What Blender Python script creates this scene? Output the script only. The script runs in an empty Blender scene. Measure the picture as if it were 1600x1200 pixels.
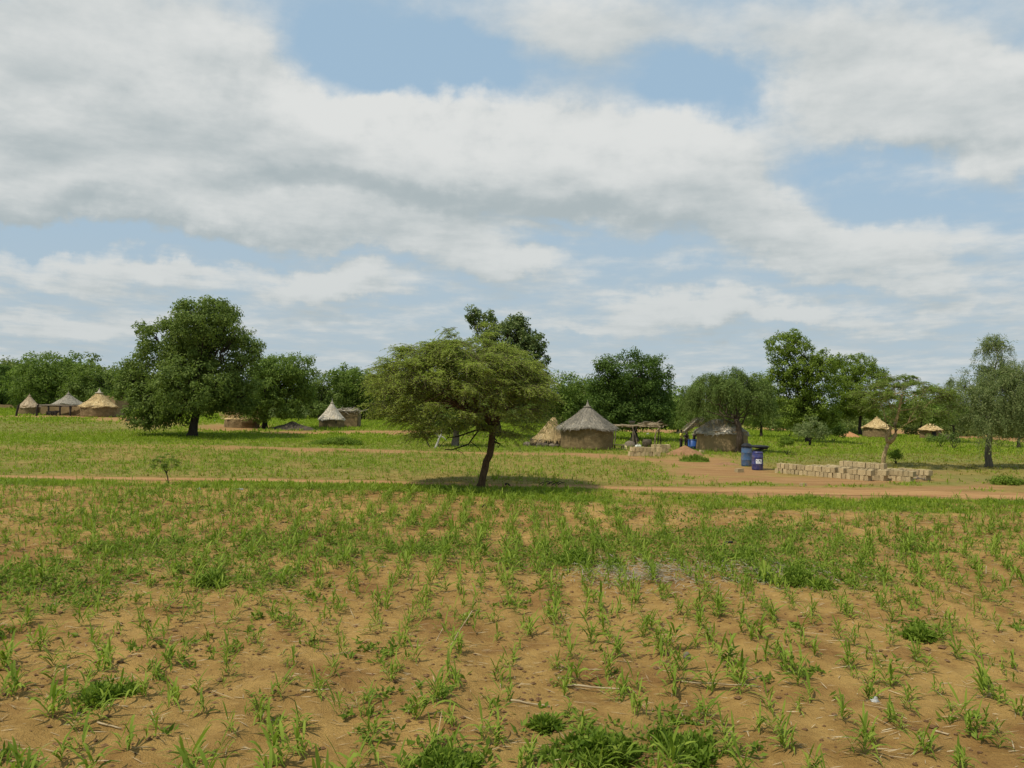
import bpy, math, random
import numpy as np
from mathutils import Vector, Matrix

rng = np.random.default_rng(11)
random.seed(11)
scn = bpy.context.scene
col = scn.collection
R = math.radians

# ------------------------------------------------------------------ camera
FPX = 1209.0            # focal length in pixels of the 1600x1200 photograph
CAMH = 3.55
ROLL = R(1.05)
PITCH = math.atan(32 / FPX)
cam_d = bpy.data.cameras.new("camera")
cam_d.sensor_width = 36.0
cam_d.lens = FPX / 1600 * 36.0
cam_d.clip_start = 0.1
cam_d.clip_end = 6000
cam = bpy.data.objects.new("camera", cam_d)
col.objects.link(cam)
_f = Vector((0, math.cos(PITCH), math.sin(PITCH)))
_r0 = Vector((1, 0, 0)); _u0 = _r0.cross(_f)
_r = _r0 * math.cos(ROLL) + _u0 * math.sin(ROLL)
_u = _u0 * math.cos(ROLL) - _r0 * math.sin(ROLL)
M = Matrix((_r, _u, -_f)).transposed().to_4x4()
M.translation = Vector((0, 0, CAMH))
cam.matrix_world = M
scn.camera = cam
CR, CU, CF = np.array(_r), np.array(_u), np.array(_f)

def raydir(px, py):
    d = CF + CR * ((px - 800) / FPX) - CU * ((py - 600) / FPX)
    return d / d[1]

def at(px, py, D):
    """point seen at photograph pixel (px, py) at depth y = D"""
    return np.array((0, 0, CAMH)) + raydir(px, py) * D

def proj(x, y, z):
    vx, vy, vz = x, y, z - CAMH
    c = np.maximum(vx * CF[0] + vy * CF[1] + vz * CF[2], 1e-3)
    a = vx * CR[0] + vy * CR[1] + vz * CR[2]
    b = vx * CU[0] + vy * CU[1] + vz * CU[2]
    return 800 + FPX * a / c, 600 - FPX * b / c

# ------------------------------------------------------------------ world, sun, exposure
SUN_DIR = Vector((-0.42, -0.30, 0.86)).normalized()
SUN_EL = math.asin(SUN_DIR.z)
SUN_AZ = math.atan2(SUN_DIR.x, SUN_DIR.y)
world = bpy.data.worlds.new("World")
scn.world = world
world.use_nodes = True
wt = world.node_tree
for n in list(wt.nodes):
    wt.nodes.remove(n)

class NT:
    """small helper to write node trees as expressions"""
    def __init__(s, tree): s.t = tree
    def n(s, typ, ins=(), out=0, **kw):
        nd = s.t.nodes.new(typ)
        for k, v in kw.items(): setattr(nd, k, v)
        for k, v in (ins.items() if isinstance(ins, dict) else enumerate(ins)):
            if v is None: continue
            if isinstance(v, bpy.types.NodeSocket): s.t.links.new(v, nd.inputs[k])
            else: nd.inputs[k].default_value = v
        return nd.outputs[out]
    def m(s, op, a, b=None, c=None, clamp=False):
        return s.n('ShaderNodeMath', (a, b, c), operation=op, use_clamp=clamp)
    def v(s, op, a, b=None, out=0, scale=None):
        ins = {0: a}
        if b is not None: ins[1] = b
        if scale is not None: ins['Scale'] = scale
        return s.n('ShaderNodeVectorMath', ins, out=out, operation=op)
    def mix(s, f, a, b):
        return s.n('ShaderNodeMix', {0: f, 6: a, 7: b}, out=2, data_type='RGBA')
    def sm(s, x, lo, hi, a=0.0, b=1.0):
        return s.n('ShaderNodeMapRange', (x, lo, hi, a, b), interpolation_type='SMOOTHSTEP')
    def lin(s, x, lo, hi, a=0.0, b=1.0):
        return s.n('ShaderNodeMapRange', (x, lo, hi, a, b))
    def noise(s, vec, scale, detail=4, rough=.55, out=0, dist=0.0):
        return s.n('ShaderNodeTexNoise', {'Vector': vec, 'Scale': scale, 'Detail': detail, 'Roughness': rough, 'Distortion': dist}, out=out)

W = NT(wt)
# clouds: (px, py, rx, ry, weight, brightness of its own) laid out as directions of the sky
CLOUDS = [
    (110, 90, 250, 150, 1.0), (260, 190, 300, 130, 1.0), (380, 150, 130, 110, .75), (60, 240, 230, 90, .9),
    (520, 230, 170, 80, .85), (600, 250, 170, 65, .8),
    (890, 235, 250, 85, 1.0), (1060, 265, 170, 75, .85), (780, 270, 200, 70, .7), (1150, 330, 150, 40, .6),
    (1400, 150, 190, 85, .85), (1560, 160, 140, 90, .85), (1560, 250, 90, 40, .5),
    (830, 30, 230, 60, .55), (1230, 30, 260, 45, .42), (1290, 100, 90, 50, .4),
    (150, 310, 250, 50, .75), (400, 340, 130, 40, .55), (560, 330, 100, 45, .45), (740, 350, 130, 45, .5),
    (1260, 370, 180, 40, .65), (1400, 425, 150, 25, .6), (1250, 400, 200, 25, .35),
    (780, 412, 85, 22, .85), (530, 440, 100, 22, .8), (120, 420, 140, 26, .55), (600, 385, 110, 20, .5), (240, 415, 60, 16, .4), (420, 335, 70, 26, .3),
    (1030, 482, 100, 20, .75), (1140, 486, 40, 16, .65), (1230, 490, 36, 18, .8), (900, 500, 120, 12, .4), (1350, 500, 110, 14, .4), (300, 500, 160, 14, .4), (60, 490, 130, 14, .4), (1500, 470, 90, 14, .4),
    (100, 374, 260, 17, -.5), (480, 287, 110, 13, -.3), (660, 302, 100, 13, -.25), (570, 406, 150, 17, -.4), (950, 388, 160, 20, -.4), (1150, 440, 200, 17, -.35), (330, 396, 160, 17, -.4), (870, 347, 110, 13, -.3), (640, 470, 200, 12, -.25),
    (560, 80, 190, 90, -.95), (700, 120, 90, 50, -.4), (1120, 125, 100, 65, -.6), (1310, 258, 130, 30, -.36), (1430, 335, 150, 30, -.25),
    (60, 355, 120, 22, -.4), (1350, 320, 100, 40, -.3), (480, 270, 60, 20, -.25), (1585, 60, 60, 40, -.25),
]
fg = bpy.data.node_groups.new("cloud_field", 'ShaderNodeTree')
fg.interface.new_socket("uv", in_out='INPUT', socket_type='NodeSocketVector')
fg.interface.new_socket("d", in_out='OUTPUT', socket_type='NodeSocketFloat')
fg.interface.new_socket("shade", in_out='OUTPUT', socket_type='NodeSocketFloat')
G = NT(fg)
gi = fg.nodes.new('NodeGroupInput'); go = fg.nodes.new('NodeGroupOutput')
p = gi.outputs[0]
px_ = G.n('ShaderNodeSeparateXYZ', (p,))
sep = px_.node
gu, gv = sep.outputs[0], sep.outputs[1]
s_ = G.m('DIVIDE', 1.0, G.m('ADD', G.m('MAXIMUM', gv, 0.0), 0.16))
Q = G.n('ShaderNodeCombineXYZ', (G.m('MULTIPLY', gu, s_), G.m('MULTIPLY', s_, 1.3), 0.37))
warp = G.v('SUBTRACT', G.noise(p, 5.0, 4, .55, out=1), (.5, .5, .5))
warp = G.v('MULTIPLY', warp, (.22, .11, 0))
warp2 = G.v('MULTIPLY', G.v('SUBTRACT', G.noise(p, 17, 5, .62, out=1), (.5, .5, .5)), (.075, .055, 0))
pw = G.v('ADD', G.v('ADD', p, warp), warp2)
acc = None
for (cx, cy, rx, ry, wgt) in CLOUDS:
    d = raydir(cx, cy)
    q = G.v('MULTIPLY', G.v('SUBTRACT', pw, (d[0], d[2] - .25 * ry / FPX, 0)), (FPX / rx, FPX / (ry * 1.15), 0))
    q = G.v('MAXIMUM', q, G.v('MULTIPLY', q, (1.0, -1.9, 0)))      # flatter underside
    l2 = G.v('DOT_PRODUCT', q, q, out=1)
    # smooth bump 1/(1+l^4)
    b = G.m('DIVIDE', wgt, G.m('ADD', 1.0, G.m('MULTIPLY', l2, l2)))
    acc = b if acc is None else G.m('ADD', acc, b)
n1 = G.m('SUBTRACT', G.noise(Q, 1.7, 5, .55), .5)
n2 = G.m('SUBTRACT', G.noise(Q, 4.6, 6, .6), .5)
tot = G.m('ADD', acc, G.m('ADD', G.m('MULTIPLY', n1, 1.0), G.m('MULTIPLY', n2, .95)))
base = G.n('ShaderNodeValToRGB', (gv,))
cr = base.node.color_ramp
cr.elements[0].position = 0.0; cr.elements[0].color = (.72, .72, .72, 1)
cr.elements[1].position = 1.0; cr.elements[1].color = (.5, .5, .5, 1)
for pos, val in ((.10, .66), (.20, .52), (.34, .36), (.6, .4)):
    e = cr.elements.new(pos); e.color = (val, val, val, 1)
lowb = G.sm(gv, .10, .34, 1.0, 0.0)
strk = G.m('SUBTRACT', G.noise(G.v('MULTIPLY', p, (4.0, 15.0, 0)), 1.3, 6, .6), .5)
tot = G.m('ADD', tot, G.m('MULTIPLY', G.m('ADD', G.m('MULTIPLY', strk, 1.3), G.m('MULTIPLY', n2, .8)), lowb))
tot = G.m('ADD', tot, G.m('SUBTRACT', base, .47))
fg.links.new(tot, go.inputs[0])
# where the cloud is thick and grey (negative) or thin and sunlit (positive)
SHADES = [(50, 110, 130, 80, -.42), (230, 130, 150, 45, -.35), (420, 190, 190, 34, -.42), (90, 238, 190, 26, -.2), (330, 256, 250, 18, -.25),
          (960, 300, 150, 20, -.16), (1140, 335, 110, 20, -.3), (880, 250, 160, 40, .15), (640, 290, 230, 36, .34), (950, 310, 200, 26, .12), (420, 270, 200, 20, .12), (880, 30, 200, 50, -.25), (1250, 40, 150, 40, -.25), (560, 350, 140, 18, -.2),
          (1300, 395, 150, 16, -.25), (300, 40, 70, 60, .25), (430, 110, 70, 50, .22), (520, 165, 60, 40, .3), (150, 290, 190, 26, .35), (380, 328, 90, 18, .3), (560, 205, 120, 30, .1),
          (920, 190, 170, 40, .25), (1400, 215, 140, 26, .22), (1560, 180, 80, 60, .2), (1230, 370, 130, 18, .2), (1420, 428, 120, 14, .3), (790, 405, 60, 14, .4), (530, 435, 80, 14, .35), (1230, 480, 30, 14, .3), (1060, 470, 70, 12, .25)]
acs = None
for (cx, cy, rx, ry, wgt) in SHADES:
    d = raydir(cx, cy)
    q = G.v('MULTIPLY', G.v('SUBTRACT', pw, (d[0], d[2], 0)), (FPX / rx, FPX / ry, 0))
    l2 = G.v('DOT_PRODUCT', q, q, out=1)
    b = G.m('DIVIDE', wgt * .62, G.m('ADD', 1.0, l2))
    acs = b if acs is None else G.m('ADD', acs, b)
acs = G.m('ADD', acs, G.m('MULTIPLY', G.m('SUBTRACT', G.noise(Q, 3.4, 6, .6), .5), 1.35))
fg.links.new(acs, go.inputs[1])

gen = W.n('ShaderNodeTexCoord')
sp = W.n('ShaderNodeSeparateXYZ', (gen,)).node
yy = W.m('MAXIMUM', W.m('ABSOLUTE', sp.outputs[1]), .12)
uu = W.m('DIVIDE', sp.outputs[0], yy)
vv = W.m('DIVIDE', sp.outputs[2], yy)
UV = W.n('ShaderNodeCombineXYZ', (uu, vv, 0))
def field(off):
    nd = wt.nodes.new('ShaderNodeGroup'); nd.node_tree = fg
    wt.links.new(W.v('ADD', UV, off), nd.inputs[0])
    return nd.outputs
d0, shd = field((0, 0, 0)); d1 = field((-.008, .026, 0))[0]
alpha = W.sm(d0, -.20, .72)
lit = W.m('ADD', W.m('MULTIPLY', W.m('SUBTRACT', d0, d1), .95), .54)
lit = W.m('ADD', lit, shd)
lit = W.sm(W.m('SUBTRACT', lit, W.m('MULTIPLY', W.sm(d0, .9, 1.8), .12)), -.75, 1.45)
ccol = W.mix(lit, (4.1, 4.65, 4.75, 1), (7.6, 7.65, 7.4, 1))
low = W.sm(vv, .02, .40)
ccol = W.mix(W.m('MULTIPLY', W.m('SUBTRACT', 1.0, low), .45), ccol, (4.7, 5.3, 5.5, 1))
sky = W.n('ShaderNodeTexSky', sky_type='NISHITA', sun_disc=False, sun_elevation=SUN_EL, sun_rotation=SUN_AZ,
          altitude=300, air_density=1.0, dust_density=1.2, ozone_density=1.0)
skyc = W.mix(.8, sky, (3.9, 5.55, 7.0, 1))
skyc = W.mix(W.m('MULTIPLY', W.m('SUBTRACT', 1.0, low), .78), skyc, (4.55, 5.35, 5.8, 1))
allc = W.mix(W.m('MULTIPLY', alpha, .93), skyc, ccol)
bg = W.n('ShaderNodeBackground', {0: allc, 1: 0.1})
W.n('ShaderNodeOutputWorld', (bg,), out=None) if False else wt.links.new(bg, wt.nodes.new('ShaderNodeOutputWorld').inputs[0])

sun_d = bpy.data.lights.new("sun", 'SUN')
sun_d.energy = 4.0
sun_d.angle = R(0.5)
sun_d.color = (1.0, .94, .84)
sun = bpy.data.objects.new("sun", sun_d)
col.objects.link(sun)
sun.rotation_euler = SUN_DIR.to_track_quat('Z', 'Y').to_euler()

scn.view_settings.view_transform = 'Standard'
scn.view_settings.look = 'None'
scn.view_settings.exposure = 0.0
scn.view_settings.gamma = 1.0
scn.render.engine = 'CYCLES'
scn.cycles.max_bounces = 6
scn.cycles.transparent_max_bounces = 4
scn.cycles.use_denoising = True

# ------------------------------------------------------------------ helpers
def sstep(a, b, x):
    t = np.clip((x - a) / (b - a), 0, 1)
    return t * t * (3 - 2 * t)

def T(x, y):
    """height of the land: level in the near field, rising a little on the left and falling on the right far off"""
    x = np.asarray(x, float); y = np.asarray(y, float)
    yy = np.maximum(y, 20)
    u = np.clip(x / yy, -.8, .8)
    return sstep(48, 105, y) * (.15 - 1.55 * u)

_tab = np.random.default_rng(3).random((256, 256))
def vnoise(x, y):
    xi = np.floor(x).astype(int); yi = np.floor(y).astype(int)
    fx = x - xi; fy = y - yi
    fx = fx * fx * (3 - 2 * fx); fy = fy * fy * (3 - 2 * fy)
    g = lambda a, b: _tab[a & 255, b & 255]
    return (g(xi, yi) * (1 - fx) + g(xi + 1, yi) * fx) * (1 - fy) + (g(xi, yi + 1) * (1 - fx) + g(xi + 1, yi + 1) * fx) * fy
def fbm(x, y, o=4):
    s = 0; a = .5; x = np.asarray(x, float); y = np.asarray(y, float)
    for k in range(o):
        s = s + a * vnoise(x * 2 ** k + 17.3 * k, y * 2 ** k + 5.1 * k); a *= .5
    return s / (1 - .5 ** o)

def gnd(px, py):
    """where the ray through a photograph pixel meets the land"""
    d = raydir(px, py)
    lo, hi = 3.0, 3.0
    while hi < 900:
        q = np.array((0, 0, CAMH)) + d * hi
        if q[2] < T(q[0], q[1]): break
        lo = hi; hi *= 1.02
    for _ in range(30):
        m = (lo + hi) / 2
        q = np.array((0, 0, CAMH)) + d * m
        if q[2] < T(q[0], q[1]): hi = m
        else: lo = m
    q = np.array((0, 0, CAMH)) + d * hi
    q[2] = T(q[0], q[1])
    return q

def onland(px, D):
    x = raydir(px, 640)[0] * D
    return np.array((x, D, float(T(x, D))))

def tag(o, label=None, cat=None, group=None, kind=None):
    if label: o['label'] = label
    if cat: o['category'] = cat
    if group: o['group'] = group
    if kind: o['kind'] = kind
    return o

def empty(name, loc, label, cat, group=None, rz=0.0):
    o = bpy.data.objects.new(name, None)
    col.objects.link(o)
    o.location = loc; o.rotation_euler = (0, 0, rz)
    o.empty_display_size = .2
    return tag(o, label, cat, group)

def link(name, me, mat=None, parent=None, smooth=False):
    if mat is not None and not me.materials:
        me.materials.append(mat)
    if smooth:
        me.polygons.foreach_set('use_smooth', np.ones(len(me.polygons), bool))
    o = bpy.data.objects.new(name, me)
    col.objects.link(o)
    if parent is not None: o.parent = parent
    return o

def copy_tree(o, parent=None):
    c = o.copy(); col.objects.link(c)
    if parent is not None: c.parent = parent
    for ch in list(o.children):
        copy_tree(ch, c)
    return c

def quad_mesh(name, V):
    """V (n,4,3): loose quads"""
    V = np.ascontiguousarray(V, dtype=np.float32)
    n = len(V)
    me = bpy.data.meshes.new(name)
    me.vertices.add(n * 4)
    me.vertices.foreach_set('co', V.reshape(-1))
    me.loops.add(n * 4)
    me.loops.foreach_set('vertex_index', np.arange(n * 4, dtype=np.int32))
    me.polygons.add(n)
    me.polygons.foreach_set('loop_start', np.arange(0, n * 4, 4, dtype=np.int32))
    me.update(calc_edges=True)
    return me

def strip_mesh(name, S):
    """S (n,k,2,3): loose strips of k cross edges each"""
    S = np.ascontiguousarray(S, dtype=np.float32)
    n, k = S.shape[:2]
    me = bpy.data.meshes.new(name)
    me.vertices.add(n * k * 2)
    me.vertices.foreach_set('co', S.reshape(-1))
    base = (np.arange(n) * k * 2)[:, None, None]
    j = (np.arange(k - 1) * 2)[None, :, None]
    f = base + j + np.array((0, 1, 3, 2))[None, None, :]
    f = f.reshape(-1).astype(np.int32)
    me.loops.add(len(f))
    me.loops.foreach_set('vertex_index', f)
    me.polygons.add(len(f) // 4)
    me.polygons.foreach_set('loop_start', np.arange(0, len(f), 4, dtype=np.int32))
    me.update(calc_edges=True)
    return me

class MB:
    """collects shapes, builds ONE mesh"""
    def __init__(s): s.v = []; s.f = []; s.n = 0
    def add(s, V, F):
        V = np.asarray(V, float).reshape(-1, 3)
        s.v.append(V); s.f += [tuple(int(i) + s.n for i in f) for f in F]; s.n += len(V)
        return s
    def tube(s, P, rad, k=7, wob=0.0, cap=True):
        P = np.asarray(P, float); n = len(P)
        rad = np.broadcast_to(np.asarray(rad, float), (n,))
        tan = np.gradient(P, axis=0)
        tan /= np.linalg.norm(tan, axis=1)[:, None] + 1e-9
        ref = np.array((0, 0, 1.)) if abs(tan[0][2]) < .8 else np.array((1., 0, 0))
        V = []
        a = np.arange(k) * 2 * math.pi / k
        for i in range(n):
            e1 = np.cross(ref, tan[i]); e1 /= np.linalg.norm(e1) + 1e-9
            e2 = np.cross(tan[i], e1); ref = np.cross(e1, tan[i]) * -1 if False else ref
            rr = rad[i] * (1 + wob * (rng.random(k) - .5)) if wob else rad[i] * np.ones(k)
            V.append(P[i] + np.outer(np.cos(a) * rr, e1) + np.outer(np.sin(a) * rr, e2))
        F = [(i * k + j, i * k + (j + 1) % k, (i + 1) * k + (j + 1) % k, (i + 1) * k + j) for i in range(n - 1) for j in range(k)]
        if cap:
            F += [tuple(range(k))[::-1], tuple((n - 1) * k + j for j in range(k))]
        return s.add(np.concatenate(V), F)
    def lathe(s, prof, k=32, wob=0.0, c=(0, 0, 0), cap=True):
        V = []; a = np.arange(k) * 2 * math.pi / k
        for r, z in prof:
            rr = r * (1 + wob * (rng.random(k) - .5))
            V.append(np.stack([c[0] + np.cos(a) * rr, c[1] + np.sin(a) * rr, c[2] + z + 0 * a], 1))
        n = len(prof)
        F = [(i * k + j, i * k + (j + 1) % k, (i + 1) * k + (j + 1) % k, (i + 1) * k + j) for i in range(n - 1) for j in range(k)]
        if cap:
            F += [tuple(range(k))[::-1], tuple((n - 1) * k + j for j in range(k))]
        return s.add(np.concatenate(V), F)
    def box(s, c, size, rz=0.0, jit=0.0, tilt=0.0):
        h = np.array(size) / 2
        V = np.array([(x, y, z) for x in (-1, 1) for y in (-1, 1) for z in (-1, 1)], float) * h
        if jit: V += (rng.random(V.shape) - .5) * jit
        ca, sa = math.cos(tilt), math.sin(tilt)
        V = V @ np.array(((ca, 0, -sa), (0, 1, 0), (sa, 0, ca)))
        ca, sa = math.cos(rz), math.sin(rz)
        V = V @ np.array(((ca, sa, 0), (-sa, ca, 0), (0, 0, 1))) + np.array(c)
        return s.add(V, [(0, 1, 3, 2), (4, 6, 7, 5), (0, 4, 5, 1), (2, 3, 7, 6), (0, 2, 6, 4), (1, 5, 7, 3)])
    def quads(s, Q):
        Q = np.asarray(Q, float); n = len(Q)
        return s.add(Q.reshape(-1, 3), [(4 * i, 4 * i + 1, 4 * i + 2, 4 * i + 3) for i in range(n)])
    def mesh(s, name):
        me = bpy.data.meshes.new(name)
        me.from_pydata(np.concatenate(s.v).tolist(), [], s.f)
        me.update()
        return me
    def build(s, name, mat, parent=None, smooth=False):
        return link(name, s.mesh(name), mat, parent, smooth)

def unit(v):
    return v / (np.linalg.norm(v, axis=-1, keepdims=True) + 1e-9)
def rdir(n):
    return unit(rng.normal(size=(n, 3)))

def leaves(P, dirs, nrm, L, Wd):
    """diamond leaves"""
    n = len(P)
    L = np.broadcast_to(np.asarray(L, float), (n,))[:, None]; Wd = np.broadcast_to(np.asarray(Wd, float), (n,))[:, None]
    dirs = unit(dirs)
    side = unit(np.cross(dirs, nrm))
    up = np.cross(side, dirs)
    m = P + dirs * L * .45
    return np.stack([P, m + side * Wd * .5 + up * Wd * .12, P + dirs * L, m - side * Wd * .5 + up * Wd * .12], 1)

# ------------------------------------------------------------------ materials
def mat_new(name):
    m = bpy.data.materials.new(name); m.use_nodes = True
    for n in list(m.node_tree.nodes): m.node_tree.nodes.remove(n)
    return m, NT(m.node_tree)

def finish(m, N, shader, disp=None):
    o = m.node_tree.nodes.new('ShaderNodeOutputMaterial')
    m.node_tree.links.new(shader, o.inputs[0])
    return m

def principled(N, colr, rough=.8, bump=None, spec=.3, metal=0.0):
    ins = {'Base Color': colr, 'Roughness': rough, 'Specular IOR Level': spec, 'Metallic': metal}
    if bump is not None: ins['Normal'] = bump
    return N.n('ShaderNodeBsdfPrincipled', ins)

def leaf_mat(name, c1, c2, c3, trans=.28, rough=.65, spec=.12, clump=1.2, k_=1.0):
    c1, c2, c3 = [(c[0] * k_ * 1.16, c[1] * k_, c[2] * k_ * .82) for c in (c1, c2, c3)]
    m, N = mat_new(name)
    rnd = N.n('ShaderNodeNewGeometry', out=8)
    geo = rnd.node
    pos = geo.outputs['Position']
    nz = N.noise(pos, clump, 3, .6)
    f = N.m('ADD', N.m('MULTIPLY', geo.outputs['Random Per Island'], .75), N.m('MULTIPLY', nz, .5))
    f = N.m('SUBTRACT', f, .12)
    r = N.n('ShaderNodeValToRGB', (f,)); cr = r.node.color_ramp
    cr.elements[0].color = (*c1, 1); cr.elements[0].position = .12
    cr.elements[1].color = (*c3, 1); cr.elements[1].position = .92
    e = cr.elements.new(.5); e.color = (*c2, 1)
    a = principled(N, r, rough, spec=spec)
    tcol = N.mix(.5, r, (c2[0] * 1.5, c2[1] * 1.7, c2[2] * .7, 1))
    t = N.n('ShaderNodeBsdfTranslucent', (tcol,))
    return finish(m, N, N.n('ShaderNodeMixShader', (trans, a, t)))

def rough_mat(name, c1, c2, scale=4.0, bump=.4, rough=.9, bscale=None, stretch=(1, 1, 1), c3=None, spec=.15, obj=True, rand=0.0, isl=0.0, dust=0.0):
    m, N = mat_new(name)
    tc = N.n('ShaderNodeTexCoord', out=3 if obj else 0)
    vec = N.v('MULTIPLY', tc, stretch)
    n1 = N.noise(vec, scale, 6, .65)
    n2 = N.noise(vec, bscale or scale * 5, 5, .7)
    f = N.sm(N.m('ADD', N.m('MULTIPLY', n1, .6), N.m('MULTIPLY', n2, .4)), .33, .67)
    c = N.mix(f, (*c1, 1), (*c2, 1))
    if c3 is not None:
        c = N.mix(N.sm(N.noise(vec, scale * .6, 4, .6), .56, .68), c, (*c3, 1))
    if rand:
        oi = N.n('ShaderNodeObjectInfo', out=5)
        c = N.n('ShaderNodeHueSaturation', {'Color': c, 'Value': N.lin(oi, 0, 1, 1 - rand, 1 + rand)})
    if isl:
        ri = N.n('ShaderNodeNewGeometry', out=8)
        c = N.n('ShaderNodeHueSaturation', {'Color': c, 'Value': N.lin(ri, 0, 1, 1 - isl, 1 + isl)})
    if dust:
        c = N.mix(N.m('MULTIPLY', N.sm(N.noise(vec, 5, 6, .75), .42, .7), dust), c, (.30, .21, .11, 1))
    b = N.n('ShaderNodeBump', {'Strength': bump, 'Distance': .05, 'Height': n2})
    return finish(m, N, principled(N, c, rough, b, spec))

MT = {}
MT['bark'] = rough_mat('bark', (.045, .032, .022), (.13, .095, .065), 6, .9, stretch=(2.5, 2.5, .5))
MT['bark_dark'] = rough_mat('bark_dark', (.02, .016, .012), (.07, .055, .04), 6, .9, stretch=(2.5, 2.5, .5))
MT['bark_acacia'] = rough_mat('bark_acacia', (.05, .030, .016), (.17, .105, .055), 7, .9, stretch=(2.5, 2.5, .6))
MT['bark_pale'] = rough_mat('bark_pale', (.22, .155, .07), (.52, .38, .19), 5, .8, stretch=(2, 2, .6))
MT['bark_grey'] = rough_mat('bark_grey', (.09, .08, .06), (.22, .19, .14), 7, .8, stretch=(2.5, 2.5, .4))
MT['dead_wood'] = rough_mat('dead_wood', (.3, .28, .23), (.5, .47, .4), 6, .6, stretch=(2, 2, .5))
MT['twig'] = rough_mat('twig', (.09, .08, .04), (.24, .2, .11), 5, .3)
MT['mud'] = rough_mat('mud_wall', (.14, .095, .042), (.25, .178, .084), 2.6, 1.0, bscale=11, stretch=(1, 1, 1.6), c3=(.29, .205, .1))
MT['mud_pale'] = rough_mat('mud_wall_pale', (.22, .155, .075), (.33, .235, .115), 1.5, .5, bscale=10, c3=(.25, .175, .085))
MT['thatch_grey'] = rough_mat('thatch_grey', (.13, .115, .085), (.33, .29, .22), 9, .8, stretch=(1, 1, .35), c3=(.42, .35, .24), isl=.45)
MT['thatch_gold'] = rough_mat('thatch_gold', (.30, .21, .09), (.52, .38, .18), 7, .8, stretch=(1, 1, .35), c3=(.6, .48, .27), isl=.4)
MT['thatch_pale'] = rough_mat('thatch_pale', (.30, .26, .19), (.55, .49, .38), 7, .8, stretch=(1, 1, .4), c3=(.5, .4, .24), isl=.35)
MT['thatch_tan'] = rough_mat('thatch_tan', (.23, .17, .10), (.42, .32, .2), 7, .8, stretch=(1, 1, .35), c3=(.5, .4, .26), isl=.4)
MT['brick'] = rough_mat('mud_brick', (.37, .275, .14), (.54, .415, .22), 6, .7, bscale=30, rand=.2)
MT['straw'] = rough_mat('straw', (.28, .2, .1), (.52, .42, .26), 3, .2, obj=False)
MT['wood'] = rough_mat('weathered_wood', (.10, .08, .055), (.25, .2, .14), 5, .7, stretch=(3, 3, .6))
MT['wood_pale'] = rough_mat('pale_pole_wood', (.25, .19, .11), (.42, .33, .21), 5, .5, stretch=(3, 3, .6))
MT['red_earth'] = rough_mat('red_earth', (.22, .115, .052), (.33, .18, .085), 3, .8, bscale=14)
MT['orange_earth'] = rough_mat('orange_earth', (.36, .17, .07), (.46, .23, .1), 3, .7, bscale=14)
MT['clod'] = rough_mat('clod_earth', (.13, .07, .03), (.27, .15, .065), 9, .8, obj=False)
MT['dark_heap'] = rough_mat('dark_heap', (.045, .036, .024), (.12, .095, .062), 3, .9, bscale=12)
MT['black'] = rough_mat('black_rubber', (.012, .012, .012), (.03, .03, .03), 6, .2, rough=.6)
MT['skin'] = rough_mat('dark_skin', (.035, .02, .013), (.06, .035, .022), 8, .05, rough=.5, spec=.4)
MT['hair'] = rough_mat('black_hair', (.006, .006, .006), (.015, .013, .012), 60, .5)
MT['cloth_yellow'] = rough_mat('yellow_cloth', (.55, .50, .08), (.66, .6, .14), 9, .2)
MT['cloth_dark'] = rough_mat('dark_cloth', (.02, .017, .017), (.05, .04, .038), 9, .2)
MT['cloth_grey'] = rough_mat('grey_brown_cloth', (.15, .12, .085), (.24, .19, .14), 9, .2)
MT['cloth_green'] = rough_mat('green_grey_cloth', (.06, .08, .055), (.11, .13, .09), 9, .2)
MT['blue_barrel'] = rough_mat('faded_blue_plastic', (.03, .075, .155), (.05, .11, .21), 3, .1, rough=.45, spec=.45, c3=(.06, .10, .15), dust=.45)
MT['indigo_barrel'] = rough_mat('indigo_plastic', (.022, .028, .115), (.035, .042, .17), 3, .1, rough=.42, spec=.45, c3=(.05, .05, .14), dust=.35)
MT['blue_drum'] = rough_mat('bright_blue_plastic', (.02, .07, .24), (.03, .1, .32), 3, .1, rough=.4, spec=.45)
MT['dirty_plastic'] = rough_mat('dirty_plastic', (.26, .24, .19), (.5, .5, .46), 9, .3, rough=.6)
MT['stone'] = rough_mat('field_stone', (.13, .105, .075), (.24, .2, .15), 9, .6)
MT['white'] = rough_mat('white_paper', (.62, .63, .6), (.78, .78, .75), 12, .1, rough=.7)
MT['ink'] = rough_mat('dark_ink', (.02, .02, .05), (.04, .04, .08), 12, .05, rough=.6)
MT['yellow_can'] = rough_mat('pale_yellow_plastic', (.6, .52, .2), (.7, .6, .28), 4, .1, rough=.45)
MT['white_can'] = rough_mat('white_plastic', (.66, .66, .55), (.78, .77, .68), 4, .1, rough=.45)
MT['metal'] = rough_mat('grey_basin', (.13, .12, .1), (.24, .22, .2), 6, .2, rough=.5)
MT['ash'] = rough_mat('grey_straw', (.22, .185, .125), (.42, .37, .27), 4, .2, obj=False)

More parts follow.
